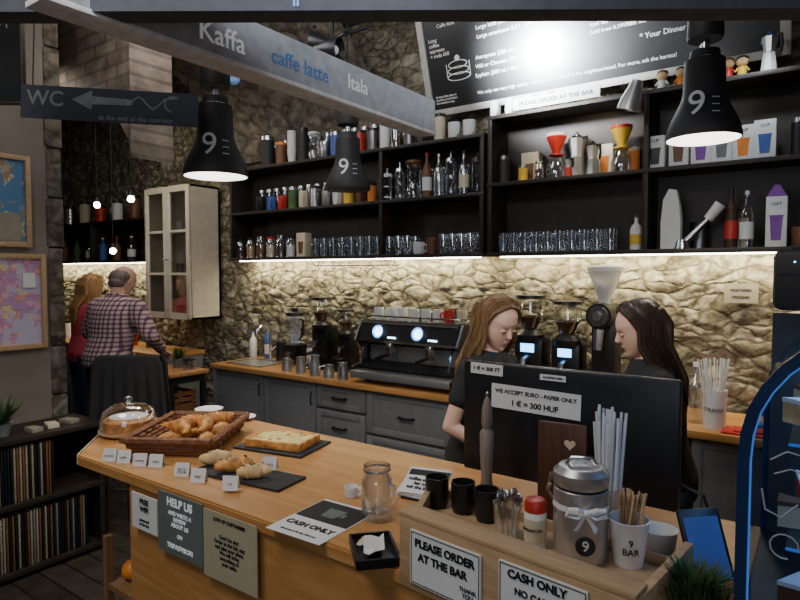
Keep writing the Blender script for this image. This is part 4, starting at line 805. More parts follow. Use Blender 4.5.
for k in range(7):
    a=k*.9; p=(q.x+.012*math.cos(a),q.y+.012*math.sin(a),q.z+.009)
    if not sp: sp=one('teaspoon','steel',lambda b:(b.tube([(0,0,0),(0,0,.065)],.002,6),b.ell((0,0,.078),(.009,.003,.014))),'steel teaspoon standing in the short glass','spoon',p,0,'teaspoons in the glass'); o=sp
    else: o=dup(sp,p)
    o.rotation_euler=(-.16*math.sin(a),.16*math.cos(a),a)
for (x_,y_),l_ in zip(((-.735,1.185),(-.668,1.19),(-.602,1.18)),('left','middle','right')):
    mug('matte black espresso cup, %s of the three in the box'%l_,'black',Vector((x_,y_,BB)),.028,.07,rz=1.9)
t=thing('pepper_mill','tall turned grey wooden pepper mill beside the monitor','pepper mill',Vector((sx(485,1.39,1.25),1.40,BZ)))
P(t,'body','greywood',lambda b:b.lathe([(0,0),(.024,0),(.022,.02),(.014,.08),(.018,.14),(.019,.2),(.012,.21),(0,.21)])); P(t,'head','greywood',lambda b:b.lathe([(.010,.21),(.015,.225),(.014,.26),(.008,.285),(0,.3)])); P(t,'finial','steel',lambda b:b.ell((0,0,.303),.005))
hx=sx(562,1.42,1.25); t=thing('heart_board','small dark wooden board with pale heart in front of monitor','board',(hx,1.42,BZ),.1)
P(t,'plank','walnut',lambda b:b.box((0,0,.125),(.12,.012,.25),bev=.004))
P(t,'heart','cream',lambda b:b.prism([(.014*(16*math.sin(a)**3)/16,.014*(13*math.cos(a)-5*math.cos(2*a)-2*math.cos(3*a)-math.cos(4*a))/16) for a in [2*PI*i/24 for i in range(24)]],.001,front((.02,-.0062,.2))))
q=Vector((sx(606,1.38,1.2),1.385,BZ)); one('straw_glass','glass',tumbler(.04,.13),'clear tumbler packed with pale straws beside steel canister','glass',q)
s1=None
for k in range(26):
    a=R.uniform(0,2*PI); rr=R.uniform(.003,.024); p=(q.x+rr*math.cos(a),q.y+rr*math.sin(a),q.z+.01)
    if not s1: s1=one('drinking_straw','strawmat',lambda b:b.tube([(0,0,0),(0,0,.29)],.0034,8),'thick translucent straw in the tumbler before the monitor','straw',p,0,'straws before the monitor'); o=s1
    else: o=dup(s1,p,sc=R.uniform(.92,1.04))
    tl=R.uniform(.0,.075); o.rotation_euler=(-tl*math.sin(a),tl*math.cos(a),0)
# ---------------------------------------------------------------- monitor
mx0,mx1=sx(466,1.5,1.45),sx(682,1.5,1.45); mw=mx1-mx0
t=thing('till_monitor','large black till monitor seen from behind with currency notices','monitor',((mx0+mx1)/2,1.5,BZ))
P(t,'back_cover','monitor',lambda b:(b.box((0,0,.215),(mw,.03,.31),bev=.008),b.box((.02,.012,.215),(mw*.7,.04,.22),bev=.02))); P(t,'stand_neck','black',lambda b:b.box((.05,.045,.1),(.09,.03,.19),bev=.006)); P(t,'stand_foot','black',lambda b:b.box((.05,.05,.008),(.24,.17,.014),bev=.005))
def vents(b):
    for k in range(14): b.box((mw*.3-.006*k*1.5,-.0155,.33),(.003,.001,.03))
P(t,'vent_slots','ink',vents)
P(t,'cable','ink',lambda b:b.tube([(mw/2-.01,0.02,.12),(mw/2+.05,.0,.11),(mw/2+.07,-.0,.05),(mw/2+.05,.02,.01)],.004))
def msign(label,px0,px1,py,hpx,lines,tilt):
    c,W,H=frect(px0,px1,py,hpx,1.484); return sign('notice_strip',label,'notice',axes((c.x,1.483,c.z),(1,0,tilt),(0,0,1)),W,H,'paper',[(s,x*W,y*H,z_*H,'ink','CENTER',.02) for s,x,y,z_ in lines],th=.0015)
msign('white euro exchange notice taped on monitor back',490,579,401,25,[('WE ACCEPT EURO - PAPER ONLY',0,.22,.228),('1 € = 300 HUF',0,-.22,.32)],-.02)
msign('tiny exchange rate strip at monitor upper left corner',471,503,369,11,[('1 € = 300 FT',0,0,.5)],-.02)
msign('small pale sticker at top centre of the monitor',540,566,378,6,[('ACCEPTED HERE',0,0,.45)],0)
# ---------------------------------------------------------------- display fridge
fx,fy0,fy1=-.10,1.02,1.5
prof=[(0,0),(0,.34),(.003,.38),(.012,.418),(.028,.452),(.05,.483),(.078,.51),(.11,.532),(.145,.545),(.62,.545),(.62,0)]
t=thing('display_fridge','curved glass countertop pastry display fridge with blue glow','display case',(fx,fy0,BZ))
P(t,'curved_glass','glasscase',lambda b:[b.bm.faces.new([b.bm.verts.new(v) for v in ((x0,.01,z0),(x1,.01,z1),(x1,fy1-fy0-.01,z1),(x0,fy1-fy0-.01,z0))]) for (x0,z0),(x1,z1) in zip(prof[:9],prof[1:10])])
P(t,'end_glass','glasscase',lambda b:b.bm.faces.new([b.bm.verts.new((x*.96+.008,.008,z*.97+.005)) for x,z in prof]))
P(t,'base','black',lambda b:b.box((.31,.24,.035),(.62,.46,.07),bev=.006))
def band(o0,o1,y0,y1):
    def f(b):
        c=[]
        pr=prof[:10]
        for i,(x,z) in enumerate(pr):
            a=pr[max(i-1,0)]; e=pr[min(i+1,9)]; d=Vector((e[0]-a[0],e[1]-a[1])).normalized(); n=Vector((d.y,-d.x))
            c.append([b.bm.verts.new((x+n.x*o,y,z+n.y*o)) for o,y in ((o0,y0),(o1,y0),(o1,y1),(o0,y1))])
        for p_,q_ in zip(c,c[1:]):
            for j in range(4): k=(j+1)%4; b.bm.faces.new((p_[j],p_[k],q_[k],q_[j]))
        b.bm.faces.new(c[0]); b.bm.faces.new(c[-1])
    return f
for y_ in (0,fy1-fy0-.012):
    P(t,'frame_band','bluerim',band(-.002,.014,y_-.004,y_+.012)); P(t,'glow_edge','blueglow',band(.0142,.0165,y_-.003,y_+.004))
P(t,'top_panel','black',lambda b:b.box((.385,.24,.55),(.45,.48,.012),bev=.004)); P(t,'corner_post','bluerim',lambda b:b.box((.61,.01,.28),(.02,.02,.54)))
for z in (.2,.36): P(t,'glass_shelf','shelfglass',lambda b:b.box((.33,.25,z),(.54,.4,.006))); P(t,'shelf_edge','blueglow',lambda b:b.box((.33,.048,z),(.54,.003,.004)))
P(t,'light_tube','bluelit',lambda b:b.tube([(.14,.1,.51),(.14,.42,.51)],.005)); P(t,'back_wall','gunmetal',lambda b:b.box((.31,.46,.3),(.6,.01,.47)))
P(t,'pen_tick','dimpaint',lambda b:b.tube([(.03,.003,.30),(.035,.003,.27),(.055,.003,.262),(.075,.003,.285)],.0015,5)); P(t,'pen_line','dimpaint',lambda b:b.tube([(.04,.003,.345),(.06,.003,.36),(.09,.003,.355)],.0013,5)); P(t,'pen_line','dimpaint',lambda b:b.tube([(.045,.003,.325),(.065,.003,.335),(.085,.003,.33)],.0013,5)); P(t,'pen_curl','dimpaint',lambda b:b.tube([(.06+.018*math.cos(a),.003,.22+.018*math.sin(a)) for a in [k*.5 for k in range(11)]],.0013,5))
for i,(x,y,z,c_,l_) in enumerate(((.08,.14,.204,'cream','cream slice'),(.14,.22,.204,'bake','brown slice'),(.4,.2,.204,'pink','berry slice'),(.09,.2,.364,'bakelight','golden slice'),(.17,.14,.364,'yellow','lemon slice'),(.08,.16,.071,'brown','chocolate slice'),(.16,.22,.071,'cream','cheesecake slice'),(.08,.3,.204,'red','cherry slice'),(.08,.32,.364,'cream','vanilla slice'))):
    u=thing('cake_slice',l_+' of cake inside the blue display fridge','cake',(fx+x,fy0+y,BZ+z),.3*i); P(u,'sponge',c_,lambda b:b.prism([(-.035,-.015),(.035,0),(-.035,.03)],.035)); P(u,'icing','white' if i%2 else 'brown',lambda b:b.prism([(-.036,-.016),(.036,0),(-.036,.031)],.007,Matrix.Translation((0,0,.035))))
t=thing('receipt_printer','black boxy receipt printer on top of display fridge','printer',(sx(767,1.2,1.7)+.15,fy0+.24,BZ+.5565)); P(t,'casing','matteblack',lambda b:b.box((0,0,.05),(.28,.18,.1),bev=.012)); P(t,'paper_slot','darksteel',lambda b:b.box((0,-.02,.1005),(.2,.02,.002))); P(t,'lid','matteblack',lambda b:b.box((0,.04,.106),(.24,.09,.01),bev=.003)); P(t,'front_seam','ink',lambda b:b.box((0,-.0902,.06),(.26,.001,.003))); P(t,'status_light','bluelit',lambda b:b.ell((-.11,-.0905,.08),.0015))
l=bpy.data.lights.new('fridge_light','AREA'); l.energy=1.8; l.color=(.35,.6,1); l.size=.25; o=bpy.data.objects.new('fridge_light',l); COL.objects.link(o); o.location=(fx+.25,fy0+.22,BZ+.5)
# tablet + plant
t=thing('payment_tablet','tilted tablet with red and blue screen before the display fridge','tablet',Vector((-.165,1.225,BZ)),.75)
Mt=axes((0,0,.085),(1,0,0),(0,.5,1)); P(t,'frame','black',lambda b:b.box((0,0,0),(.085,.18,.009),Mx=Mt,bev=.003)); P(t,'screen_top','screenblue',lambda b:b.box((0,.02,.005),(.07,.11,.001),Mx=Mt)); P(t,'screen_bottom','screenred',lambda b:b.box((0,-.06,.005),(.07,.045,.001),Mx=Mt)); P(t,'stand','black',lambda b:b.box((0,.045,.03),(.06,.04,.058),bev=.004))
t=thing('grass_planter','bushy artificial grass planter at the front right of bar','plant',(-.155,1.04,BZ)); P(t,'pot','black',lambda b:b.lathe([(0,0),(.028,0),(.032,.05),(.028,.05),(0,.04)]))
def blades(b):
    for k in range(520):
        a=R.uniform(0,2*PI); r0=R.uniform(0,.024); ln=R.uniform(.08,.13); sp_=R.uniform(.01,.06)
        p=Vector((r0*math.cos(a),r0*math.sin(a),.045)); d=Vector((math.cos(a+R.uniform(-.6,.6)),math.sin(a),0)); w=Vector((-d.y,d.x,0))*.002
        v=[b.bm.verts.new(x_) for x_ in (p-w,p+w,p+d*sp_*.5+w*.8+Vector((0,0,ln*.7)),p+d*sp_*.5-w*.8+Vector((0,0,ln*.7)),p+d*sp_+Vector((0,0,ln*.85)))]
        b.bm.faces.new((v[0],v[1],v[2],v[3])); b.bm.faces.new((v[3],v[2],v[4]))
o=P(t,'grass_blades','grass',blades); o['kind']='stuff'
# ---------------------------------------------------------------- record cabinet
t=thing('record_cabinet','low black open cabinet filled with vinyl records under maps','cabinet',(-3.8,1.2,0)); y0,y1=-.4,.73
for z in (.04,.42,.785): P(t,'shelf_board','shelf',lambda b:b.box((0,(y0+y1)/2,z),(.36,y1-y0,.03),bev=.002))
for y in (y0+.015,.12,y1-.015): P(t,'divider','shelf',lambda b:b.box((0,y,.4),(.355,.03,.8-.03)))
P(t,'back_panel','shelf',lambda b:b.box((-.172,(y0+y1)/2,.4),(.01,y1-y0,.74)))
rc={}
for tier,z in (('lower',.056),('upper',.436)):
    for k in range(32 if tier=='lower' else 20):
        y=1.345+.0155*k; c_=R.choice(['oldpaper','black','black','greysign','black','brown','oldpaper','black'])
        key=(c_,tier); wd_={'black':'black','greysign':'grey','oldpaper':'off-white','brown':'brown'}[c_]
        if key not in rc: rc[key]=one('vinyl_record',c_,lambda b:b.box((0,0,.155),(.31,.009,.31),bev=.001),'%s-spined vinyl record on the %s tier of the black cabinet'%(wd_,tier),'record',(-3.8,y,z),0,'%s-spined records on the %s tier'%(wd_,tier))
        else: dup(rc[key],(-3.8,y,z))
def leafy(label,loc,h,n,name='potted_plant'):
    t=thing(name,label,'plant',loc); P(t,'pot','greysign',lambda b:b.lathe([(0,0),(.035,0),(.045,.07),(.04,.07),(0,.06)]))
    def lv(b):
        for k in range(n):
            a=R.uniform(0,2*PI); tl=R.uniform(.2,1.1); L_=h*R.uniform(.6,1); d=Vector((math.cos(a)*math.sin(tl),math.sin(a)*math.sin(tl),math.cos(tl))); w=Vector((-math.sin(a),math.cos(a),0))*.012
            p=Vector((0,0,.06)); v=[b.bm.verts.new(x_) for x_ in (p,p+d*L_*.6+w,p+d*L_,p+d*L_*.6-w)]; b.bm.faces.new(v)
    P(t,'leaves','green',lv)
leafy('small leafy potted plant on the record cabinet',(-3.75,1.42,.8),.2,60)
for i,(y,r_) in enumerate(((1.6,.1),(1.68,-.2),(1.76,.3))): one('flyer_stack','oldpaper' if i!=1 else 'cream',lambda b:b.box((0,0,.012),(.1,.06,.024),bev=.001),['off-white flyer pile next to the plant','cream flyer pile in the middle of cabinet top','off-white flyer pile near cabinet end'][i],'flyers',(-3.72-.02*i,y+.03*i-.03,.8),r_)
# ---------------------------------------------------------------- middle-left furniture
one('back_room_worktop','oak',lambda b:b.box((0,0,-.02),(3.4,.5,.04),bev=.004),'worktop in the back room before the couple','worktop',(-6.9,3.6,.92))
for i,x in enumerate((-8.2,-7.3,-6.4,-5.6)):
    t=thing('back_room_cabinet','dark base cabinet under back room worktop, number %s from the far end'%['one','two','three','four'][i],'cabinet',(x,3.61,0)); P(t,'carcass','cabgrey',lambda b:b.box((0,0,.44),(.78,.44,.88))); P(t,'door','cabgrey',lambda b:b.box((0,-.23,.46),(.74,.02,.78),bev=.004))
for i in range(7):
    canister(['black','white','steel','brown','cream','red','dark green'][i]+' jar on the back room worktop',(-8.0+.36*i,3.65,.92),.055,.16+.05*(i%3),['black','white','steel','brown','cream','red','green'][i],'black')
tx,ty=-4.13,2.76; tz=.965
t=thing('side_table','tall square pine-topped table with dark legs near cabinets','table',(tx,ty,0)); t.scale=(1,1,tz); P(t,'tabletop','oak',lambda b:b.box((0,0,.985),(.44,.34,.03),bev=.004)); P(t,'apron','black',lambda b:b.box((0,0,.94),(.38,.3,.06))); P(t,'shelf_board','walnut',lambda b:b.box((0,0,.68),(.4,.3,.02)))
for a in (-1,1):
    for c_ in (-1,1): P(t,'leg','black',lambda b:b.box((a*.18,c_*.14,.455),(.035,.035,.91)))
t=thing('fruit_crate','brown wicker crate on the lower board of pine-topped table','crate',(tx,ty,.691*tz)); P(t,'slats','wicker',lambda b:[b.box(c_,d_) for k in range(3) for c_,d_ in (((0,-.1,.03+k*.045),(.28,.01,.03)),((0,.1,.03+k*.045),(.28,.01,.03)),((.135,0,.03+k*.045),(.01,.2,.03)),((-.135,0,.03+k*.045),(.01,.2,.03)))]); P(t,'base','wicker',lambda b:b.box((0,0,.006),(.28,.2,.012)))
canister('steel pot standing on the pine-topped table',(tx+.12,ty+.06,tz),.045,.09,'steel','black'); leafy('small green herb pot on the pine-topped table',(tx-.05,ty+.08,tz),.12,50)
CH=(-3.74,2.26,0); cr=rad(35)
t=thing('dark_chair','tall dark wooden chair with padded square back near the passage','chair',CH,cr)
P(t,'seat','black',lambda b:b.box((0,0,.68),(.38,.36,.06),bev=.015)); P(t,'backrest','matteblack',lambda b:b.box((0,-.165,.98),(.38,.03,.32),bev=.012)); P(t,'stretcher','darkwood',lambda b:b.tube([(-.165,-.15,.3),(.165,-.15,.3)],.012)); P(t,'stretcher','darkwood',lambda b:b.tube([(-.165,.14,.3),(.165,.14,.3)],.012))
for s in (-1,1):
    P(t,'leg','darkwood',lambda b:b.tube([(s*.17,.15,0),(s*.16,.14,.66)],[.014,.018])); P(t,'leg','darkwood',lambda b:b.tube([(s*.17,-.16,0),(s*.165,-.15,.66),(s*.17,-.17,1.14)],[.014,.018,.012]))
def drape(b):
    n=24; rows=[]
    prof2=[(-.10,.62,.262),(-.145,.8,.25),(-.135,1.0,.235),(-.13,1.13,.225),(-.145,1.172,.2),(-.165,1.18,.195),(-.185,1.172,.2),(-.2,1.13,.225),(-.205,1.0,.24),(-.21,.8,.255),(-.215,.6,.27)]
    for j,(y,z,w) in enumerate(prof2):
        rows.append([b.bm.verts.new((w*(2*i/n-1),y+.012*math.sin(i*1.7+j*.3)*(0 if 3<=j<=7 else 1)-(.0 if j<5 else .004),z+.01*math.sin(i*.9)*(j in(0,10)))) for i in range(n+1)])
    for a,c in zip(rows,rows[1:]):
        for i in range(n): b.bm.faces.new((a[i],a[i+1],c[i+1],c[i]))
b=MB(); drape(b); o=b.build('jacket','tee',None,CH,cr); md=o.modifiers.new('thick','SOLIDIFY'); md.thickness=.006; md.offset=1; tag(o,'dark jacket draped over the back of the tall chair','jacket')
# ---------------------------------------------------------------- people
def realize(b,name,m_,parent,vox,smooth=3):
    o=b.build(name,m_,parent); md=o.modifiers.new('r','REMESH'); md.mode='VOXEL'; md.voxel_size=vox; md.use_smooth_shade=True
    ms=o.modifiers.new('s','SMOOTH'); ms.factor=.5; ms.iterations=smooth
    bpy.context.view_layer.update(); dg=bpy.context.evaluated_depsgraph_get(); me=bpy.data.meshes.new_from_object(o.evaluated_get(dg)); old=o.data; o.modifiers.clear(); o.data=me; bpy.data.meshes.remove(old)
    me.polygons.foreach_set('use_smooth',[True]*len(me.polygons))
    if not me.materials: me.materials.append(M[m_])
    return o
def person(label,loc,rz,H=1.66,lean=0,hy=0,hp=0,shirt='tee',hair='hairlight',style='long',male=False,sleeve='short',arms=None,wide=1):
    k=H/1.66; t=thing('person',label,'person',loc,rad(rz)); t.scale=(k*wide,k*wide,k)
    Lm=Matrix.Translation((0,0,.95))@Matrix.Rotation(rad(lean),4,'X')@Matrix.Translation((0,0,-.95)); T=lambda *p:Lm@Vector(p)
    sw=.19 if male else .15
    def torso(b,g):
        rings=[(.84,.15,.11),(.92,.172,.122),(1.0,.15,.11),(1.08,.13,.098),(1.18,.143,.108),(1.28,.157,.108),(1.35,.145,.088),(1.39,.09,.07),(1.42,.054,.053)]
        if male: rings=[(z,r*(1.28 if z>1 else 1.02),y*1.2) for z,r,y in rings]
        vs=[]
        for z,rx,ry in rings:
            vs.append([b.bm.verts.new(T((rx+g)*math.cos(2*PI*i/20),(ry+g)*math.sin(2*PI*i/20)+.01,z)) for i in range(20)])
        for a,c in zip(vs,vs[1:]):
            for i in range(20): j=(i+1)%20; b.bm.faces.new((a[i],a[j],c[j],c[i]))
        b.bm.faces.new(vs[0][::-1]); b.bm.faces.new(vs[-1])
        for s in (-1,1):
            b.cap(T(s*.07,.01,1.355),T(s*sw,.01,1.335),.044+g,.047+g)
            if not male: b.ell(T(s*.068,-.082,1.22),(.058+g,.05+g,.058+g))
    arms=arms or [((-.25,-.02,1.1),(-.16,-.24,1.06)),((.25,-.02,1.1),(.16,-.24,1.06))]
    b=MB(); torso(b,0)
    for s,(el,wr) in zip((-1,1),arms):
        sh=T(s*sw,.01,1.335); e=T(*el); w=T(*wr); b.cap(sh,e,.042,.034); b.cap(e,w,.034,.024)
        d=(w-e).normalized(); side=d.cross(Vector((0,0,1))).normalized(); up=side.cross(d)
        pc=w+d*.045; b.cap(w,pc,.023,.029); b.cap(pc-side*.018,pc+side*.018+d*.01,.017,.017)
        for i,(off,ln) in enumerate(((-.032,.066),(-.011,.078),(.011,.074),(.031,.058))):
            r0=pc+side*off+d*.02; m1=r0+d*ln*.5-up*.006; m2=m1+d*ln*.4-up*.03; b.cap(r0,m1,.0095,.009,8); b.cap(m1,m2,.009,.0078,8)
        th=w+d*.02-side*s*.02; b.cap(th,th-side*s*.03+d*.03-up*.01,.012,.01,8); b.cap(th-side*s*.03+d*.03-up*.01,th-side*s*.03+d*.055-up*.025,.01,.009,8)
    for s in (-1,1):
        b.cap(Vector((s*.085,.01,.88)),Vector((s*.09,0,.49)),.09,.055); b.cap(Vector((s*.09,0,.49)),Vector((s*.09,.02,.09)),.055,.034); b.cap(Vector((s*.09,.03,.04)),Vector((s*.1,-.12,.03)),.035,.028)
    nb=T(0,.015,1.39); Hm=Matrix.Translation(T(0,-.012,1.545))@Matrix.Rotation(rad(lean),4,'X')@Matrix.Rotation(rad(hy),4,'Z')@Matrix.Rotation(rad(hp),4,'X')
    h_=lambda *p:Hm@Vector(p)
    b.cap(nb,h_(0,.02,-.07),.056 if male else .045,.05 if male else .04)
    prof_=[(.113,.0,.0,.012),(.108,.03,.036,.012),(.092,.054,.062,.012),(.065,.068,.082,.010),(.035,.073,.091,.006),(.018,.0725,.0875,.004),(.003,.0715,.084,.003),(-.015,.070,.0845,.0),(-.035,.066,.081,-.004),(-.055,.059,.075,-.009),(-.075,.048,.066,-.016),(-.093,.034,.052,-.028),(-.106,.018,.028,-.044),(-.112,.0,.0,-.048)]
    rings=[]
    for z,rx,ry,cy in prof_:
        if rx==0: rings.append([b.bm.verts.new(h_(0,cy,z))])
        else: rings.append([b.bm.verts.new(h_(rx*math.cos(2*PI*i/28),cy+ry*math.sin(2*PI*i/28)*(1.0 if math.sin(2*PI*i/28)<0 else 1.08),z)) for i in range(28)])
    for a,c in zip(rings,rings[1:]):
        for i in range(28):
            j=(i+1)%28
            if len(a)==1: b.bm.faces.new((a[0],c[i],c[j]))
            elif len(c)==1: b.bm.faces.new((a[i],c[0],a[j]))
            else: b.bm.faces.new((a[i],c[i],c[j],a[j]))
    E=lambda c,r:b.ell(c,r,Mx=Hm,seg=20)
    b.tube([h_(0,-.080,.018),h_(0,-.088,.0),h_(0,-.100,-.02),h_(0,-.092,-.03)],[.006,.0085,.011,.008],10)
    E((0,-.0765,-.052),(.014,.0125,.012)); E((0,-.072,-.088),(.014,.014,.012))
    for s in (-1,1): E((s*.073,.014,-.008),(.008,.017,.028))
    realize(b,'body','skin',t,.004,7)
    for s in (-1,1):
        P(t,'eye','eye',lambda b:b.ell((s*.028,-.0765,.0),(.012,.007,.005),Mx=Hm,seg=20)); P(t,'iris','iris',lambda b:b.ell((s*.028,-.0825,-.002),(.0045,.0022,.003),Mx=Hm)); P(t,'eyelid','skin',lambda b:b.ell((s*.028,-.0762,.0035),(.0135,.0085,.005),Mx=Hm,seg=20))
        P(t,'eyebrow',hair,lambda b:b.tube([h_(s*.013,-.0868,.019),h_(s*.027,-.0835,.0235),h_(s*.042,-.0735,.0195)],[.0016,.002,.001],6)); P(t,'eyelashes','iris',lambda b:b.tube([h_(s*.017,-.0825,-.0005),h_(s*.028,-.0845,-.0008),h_(s*.04,-.0775,-.001)],.0011,5))
    P(t,'lips','lips',lambda b:(b.ell((0,-.0868,-.0495),(.0125,.0035,.0028),Mx=Hm),b.ell((0,-.0868,-.055),(.0105,.0037,.0032),Mx=Hm)))
    b=MB(); torso(b,.012)
    for s,(el,wr) in zip((-1,1),arms):
        sh=T(s*sw,.01,1.335); e=T(*el); w=T(*wr)
        if sleeve=='short': b.cap(sh,sh.lerp(e,.5),.055,.051)
        else: b.cap(sh,e,.068,.057); b.cap(e,e.lerp(w,.9),.055,.042)
    realize(b,'shirt',shirt,t,.008,4)
    if male: P(t,'collar',shirt,lambda b:b.tube([T(.068*math.cos(a),.015+.068*math.sin(a),1.425) for a in [PI*2*i/16 for i in range(17)]],.012,6))
    b=MB()
    for s in (-1,1): b.cap(Vector((s*.083,.01,.88)),Vector((s*.09,0,.49)),.105,.07); b.cap(Vector((s*.09,0,.49)),Vector((s*.09,.02,.1)),.07,.05)
    b.ell((0,.012,.9),(.185,.135,.1)); realize(b,'trousers','jeans',t,.012,3)
    for s in (-1,1): P(t,'shoe','black',lambda b:(b.ell((s*.1,-.05,.035),(.045,.13,.034)),b.ell((s*.093,.04,.05),(.04,.045,.05))))
    b=MB()
    if style=='long':
        b.ell((0,.026,.040),(.079,.092,.082),Mx=Hm,seg=32); b.ell((0,.06,-.03),(.066,.048,.09),Mx=Hm,seg=24)
        Z=Vector((0,0,-1))
        def lock(s,f,o,jit):
            y=-.04+.115*f
            top=h_(s*.004,y-.008,.117+o-abs(y)*.3); a1=h_(s*(.042+o),y-.006,.106+o-abs(y)*.3); a2=h_(s*(.071*(1-.22*f)+o),y+.006,.066); a3=h_(s*(.081*(1-.28*f)+o),y+.022,.004)
            a4=a3+Z*.07+Vector((s*jit*.5,.006+jit,0)); tgt=T(s*(.1-.07*f+o+jit),.025+.085*f+jit,1.36-.02*f)
            a5=a4.lerp(tgt,.55)+Z*.01+Vector((s*jit,jit,0)); a6=tgt+Vector((0,-.01+.03*f,-.01)); a7=tgt+Vector((s*(.006+jit),(-.08 if f<.4 else .03)+jit,-.12+R.uniform(-.035,.02)))
            return [top,a1,a2,a3,a4,a5,a6,a7]
        for s in (-1,1):
            for i in range(16): b.tube(lock(s,i/15,0,0),[.005,.0075,.009,.0105,.0115,.012,.0105,.003],8)
        for i in range(9):
            x_=(i-4)*.016; p0=h_(x_,.1,.055); p1=h_(x_,.113,-.015); p2=p1+Z*.09; p3=T(x_*1.1,.132,1.33); b.tube([p0,p1,p2,p3,p3+Vector((0,.01,-.12+R.uniform(-.03,.02)))],[.011,.014,.015,.013,.004],8)
        realize(b,'hair',hair,t,.004,5)
        def loose(b):
            for s in (-1,1):
                for i in range(34):
                    L_=lock(s,R.uniform(0,1),R.uniform(.006,.012),R.uniform(-.012,.014)); b.tube([Vector(p) for p in L_],[.001,.0016,.002,.0024,.0026,.0026,.002,.0006],5)
        P(t,'loose_strands',hair,loose)
    else:
        b.ell((0,.045,.01),(.081,.07,.068),Mx=Hm,seg=24); b.ell((0,.05,-.04),(.067,.052,.05),Mx=Hm,seg=24); realize(b,'hair',hair,t,.005,3)
    return t
person('barista with long light brown hair in black tee looking down right',(-1.24,2.36,0),84,1.62,lean=8,hy=-20,hp=18,hair='hairlight',arms=[((-.23,.02,1.1),(-.13,-.22,1.02)),((.23,.0,1.1),(.13,-.24,1.02))])
person('barista with long dark brown hair in black top facing left',(-.535,2.58,0),-66,1.61,lean=8,hy=4,hp=14,hair='hairdark',arms=[((-.23,.02,1.1),(-.12,-.24,1.04)),((.23,.0,1.1),(.12,-.24,1.04))])
person('bald-topped man in plaid shirt bending over back room counter',(-4.94,2.70,0),192,1.78,lean=12,hy=0,hp=18,shirt='plaid',hair='hairgrey',style='short',male=True,sleeve='long',wide=1.12,arms=[((-.3,-.05,1.12),(-.2,-.28,1.02)),((.3,-.05,1.12),(.2,-.28,1.02))])
person('blonde woman in red top beside the plaid-shirted man',(-5.80,2.93,0),172,1.70,lean=6,hy=15,hp=10,shirt='redshirt',hair='hairblond',sleeve='short',wide=1.04,arms=[((-.2,-.04,1.1),(-.12,-.25,1.05)),((.2,-.04,1.1),(.12,-.25,1.05))])
# ---------------------------------------------------------------- lights
def area(loc,aim,size,e,col=(1,1,1)):
    l=bpy.data.lights.new('area','AREA'); l.energy=e; l.size=size; l.color=col; o=bpy.data.objects.new('area_light',l); COL.objects.link(o); o.location=loc
    o.rotation_euler=(Vector(aim)-Vector(loc)).to_track_quat('-Z','Y').to_euler(); return o
def spot(loc,aim,ang,e,col=(1,1,1),bl=.6,sz=.04):
    l=bpy.data.lights.new('spot','SPOT'); l.energy=e; l.spot_size=rad(ang); l.spot_blend=bl; l.color=col; l.shadow_soft_size=sz; o=bpy.data.objects.new('spot_light',l); COL.objects.link(o); o.location=loc
    o.rotation_euler=(Vector(aim)-Vector(loc)).to_track_quat('-Z','Y').to_euler(); return o
area((1.5,-2.6,2.6),(-1.0,1.5,1.2),2.2,34,(.85,.9,1)); area((-1.6,-.1,3.6),(-1.6,1.4,0),1.2,44,(1,.94,.87))
qw=Mc@onboard(545,50); dd=ray(545,50); rr_=(dd-2*dd.dot(cbN)*cbN).normalized(); spot(qw+rr_*.85,qw,75,620,(.92,.96,1),.9,.12)  # bare spot added on the mirror direction to make the board's glare
spot((sx(590,3.5,2.7),3.45,2.7),(sx(590,3.8,2.4),3.8,2.38),100,8,(1,.8,.5)); spot((-.3,3.3,2.95),(-.35,3.75,2.4),80,11,(.9,.95,1),.8)
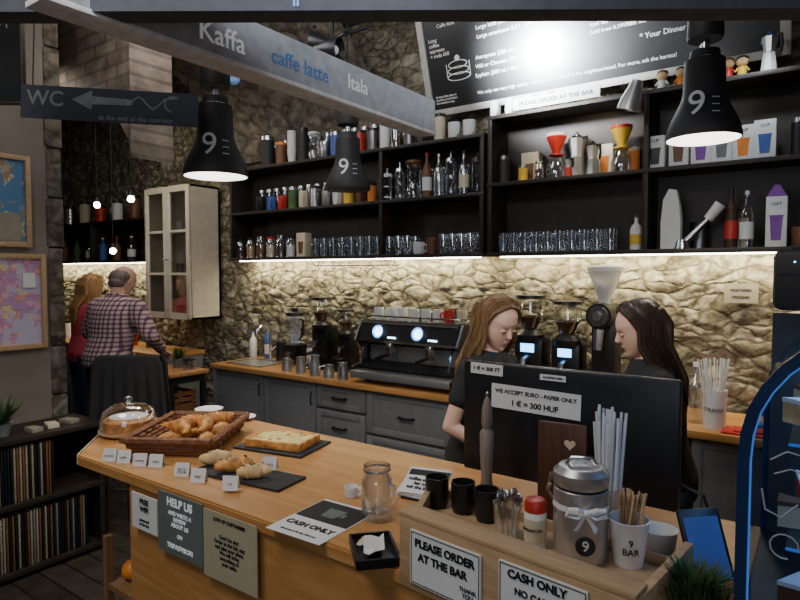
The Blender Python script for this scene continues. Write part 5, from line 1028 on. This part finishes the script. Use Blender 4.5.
area((-4.9,3.0,3.2),(-5,3.6,1.5),.6,6,(1,.85,.65)); spot((-4.2,2.0,2.75),(-4.1,3.9,2.9),110,9,(1,.85,.7),.8); spot((-3.0,1.4,3.4),(-4.3,2.3,3.3),110,12,(1,.85,.7),.9,.1)
area((-4.6,1.8,3.0),(-4.9,2.8,1.4),.4,6,(1,.92,.85))
spot((-1.2,2.4,3.3),(-.9,2.4,1.4),80,12,(.85,.92,1),.8,.15); area((-.8,1.72,2.1),(-.95,2.5,1.45),.4,4.0,(.97,.96,1)); area((-3.3,2.3,3.5),(-3.4,3.4,.5),.8,11,(.97,.96,.98))  # unseen lamps added to brighten the baristas, plus a fill over the cabinets
area((-2.2,2.4,3.4),(-2.6,3.9,2.3),.5,6,(.97,.95,.95)); area((-.9,1.2,3.2),(-2.2,2.2,2.75),.3,9,(.9,.95,1))  # unseen lamps added to lift the shelves and the menu beam
w=bpy.data.worlds.new('World'); bpy.context.scene.world=w; w.use_nodes=True; w.node_tree.nodes['Background'].inputs[0].default_value=(.5,.6,.8,1); w.node_tree.nodes['Background'].inputs[1].default_value=.08
# ---------------------------------------------------------------- convert lettering to meshes
bpy.context.view_layer.update(); dg=bpy.context.evaluated_depsgraph_get()
meshes={}
for o in [o for o in bpy.data.objects if o.type=='FONT']:
    if o.data.name not in meshes:
        me=bpy.data.meshes.new_from_object(o.evaluated_get(dg)); wr=WRAP.get(o.data.name)
        if wr:
            for v in me.vertices:
                zz=wr[2]+v.co.y; x=wr[1]+v.co.x; r=(lrad(zz)+.004) if wr[0]=='L' else wr[3]+.0012; r+=v.co.z; a=x/r
                v.co=(r*math.sin(a),-r*math.cos(a),zz)
        meshes[o.data.name]=me
    me=meshes[o.data.name]; par=o.parent; mbs=o.matrix_basis.copy(); bpy.data.objects.remove(o)
    n=bpy.data.objects.new('lettering',me); COL.objects.link(n); n.parent=par; n.matrix_basis=mbs
# ---------------------------------------------------------------- camera
cd=bpy.data.cameras.new('Camera'); cd.lens=27; cd.sensor_width=36; cd.clip_start=.02; co_=bpy.data.objects.new('Camera',cd); COL.objects.link(co_)
mc=Matrix((RT,UP,-F)).transposed().to_4x4(); mc.translation=CAM; co_.matrix_world=mc; bpy.context.scene.camera=co_
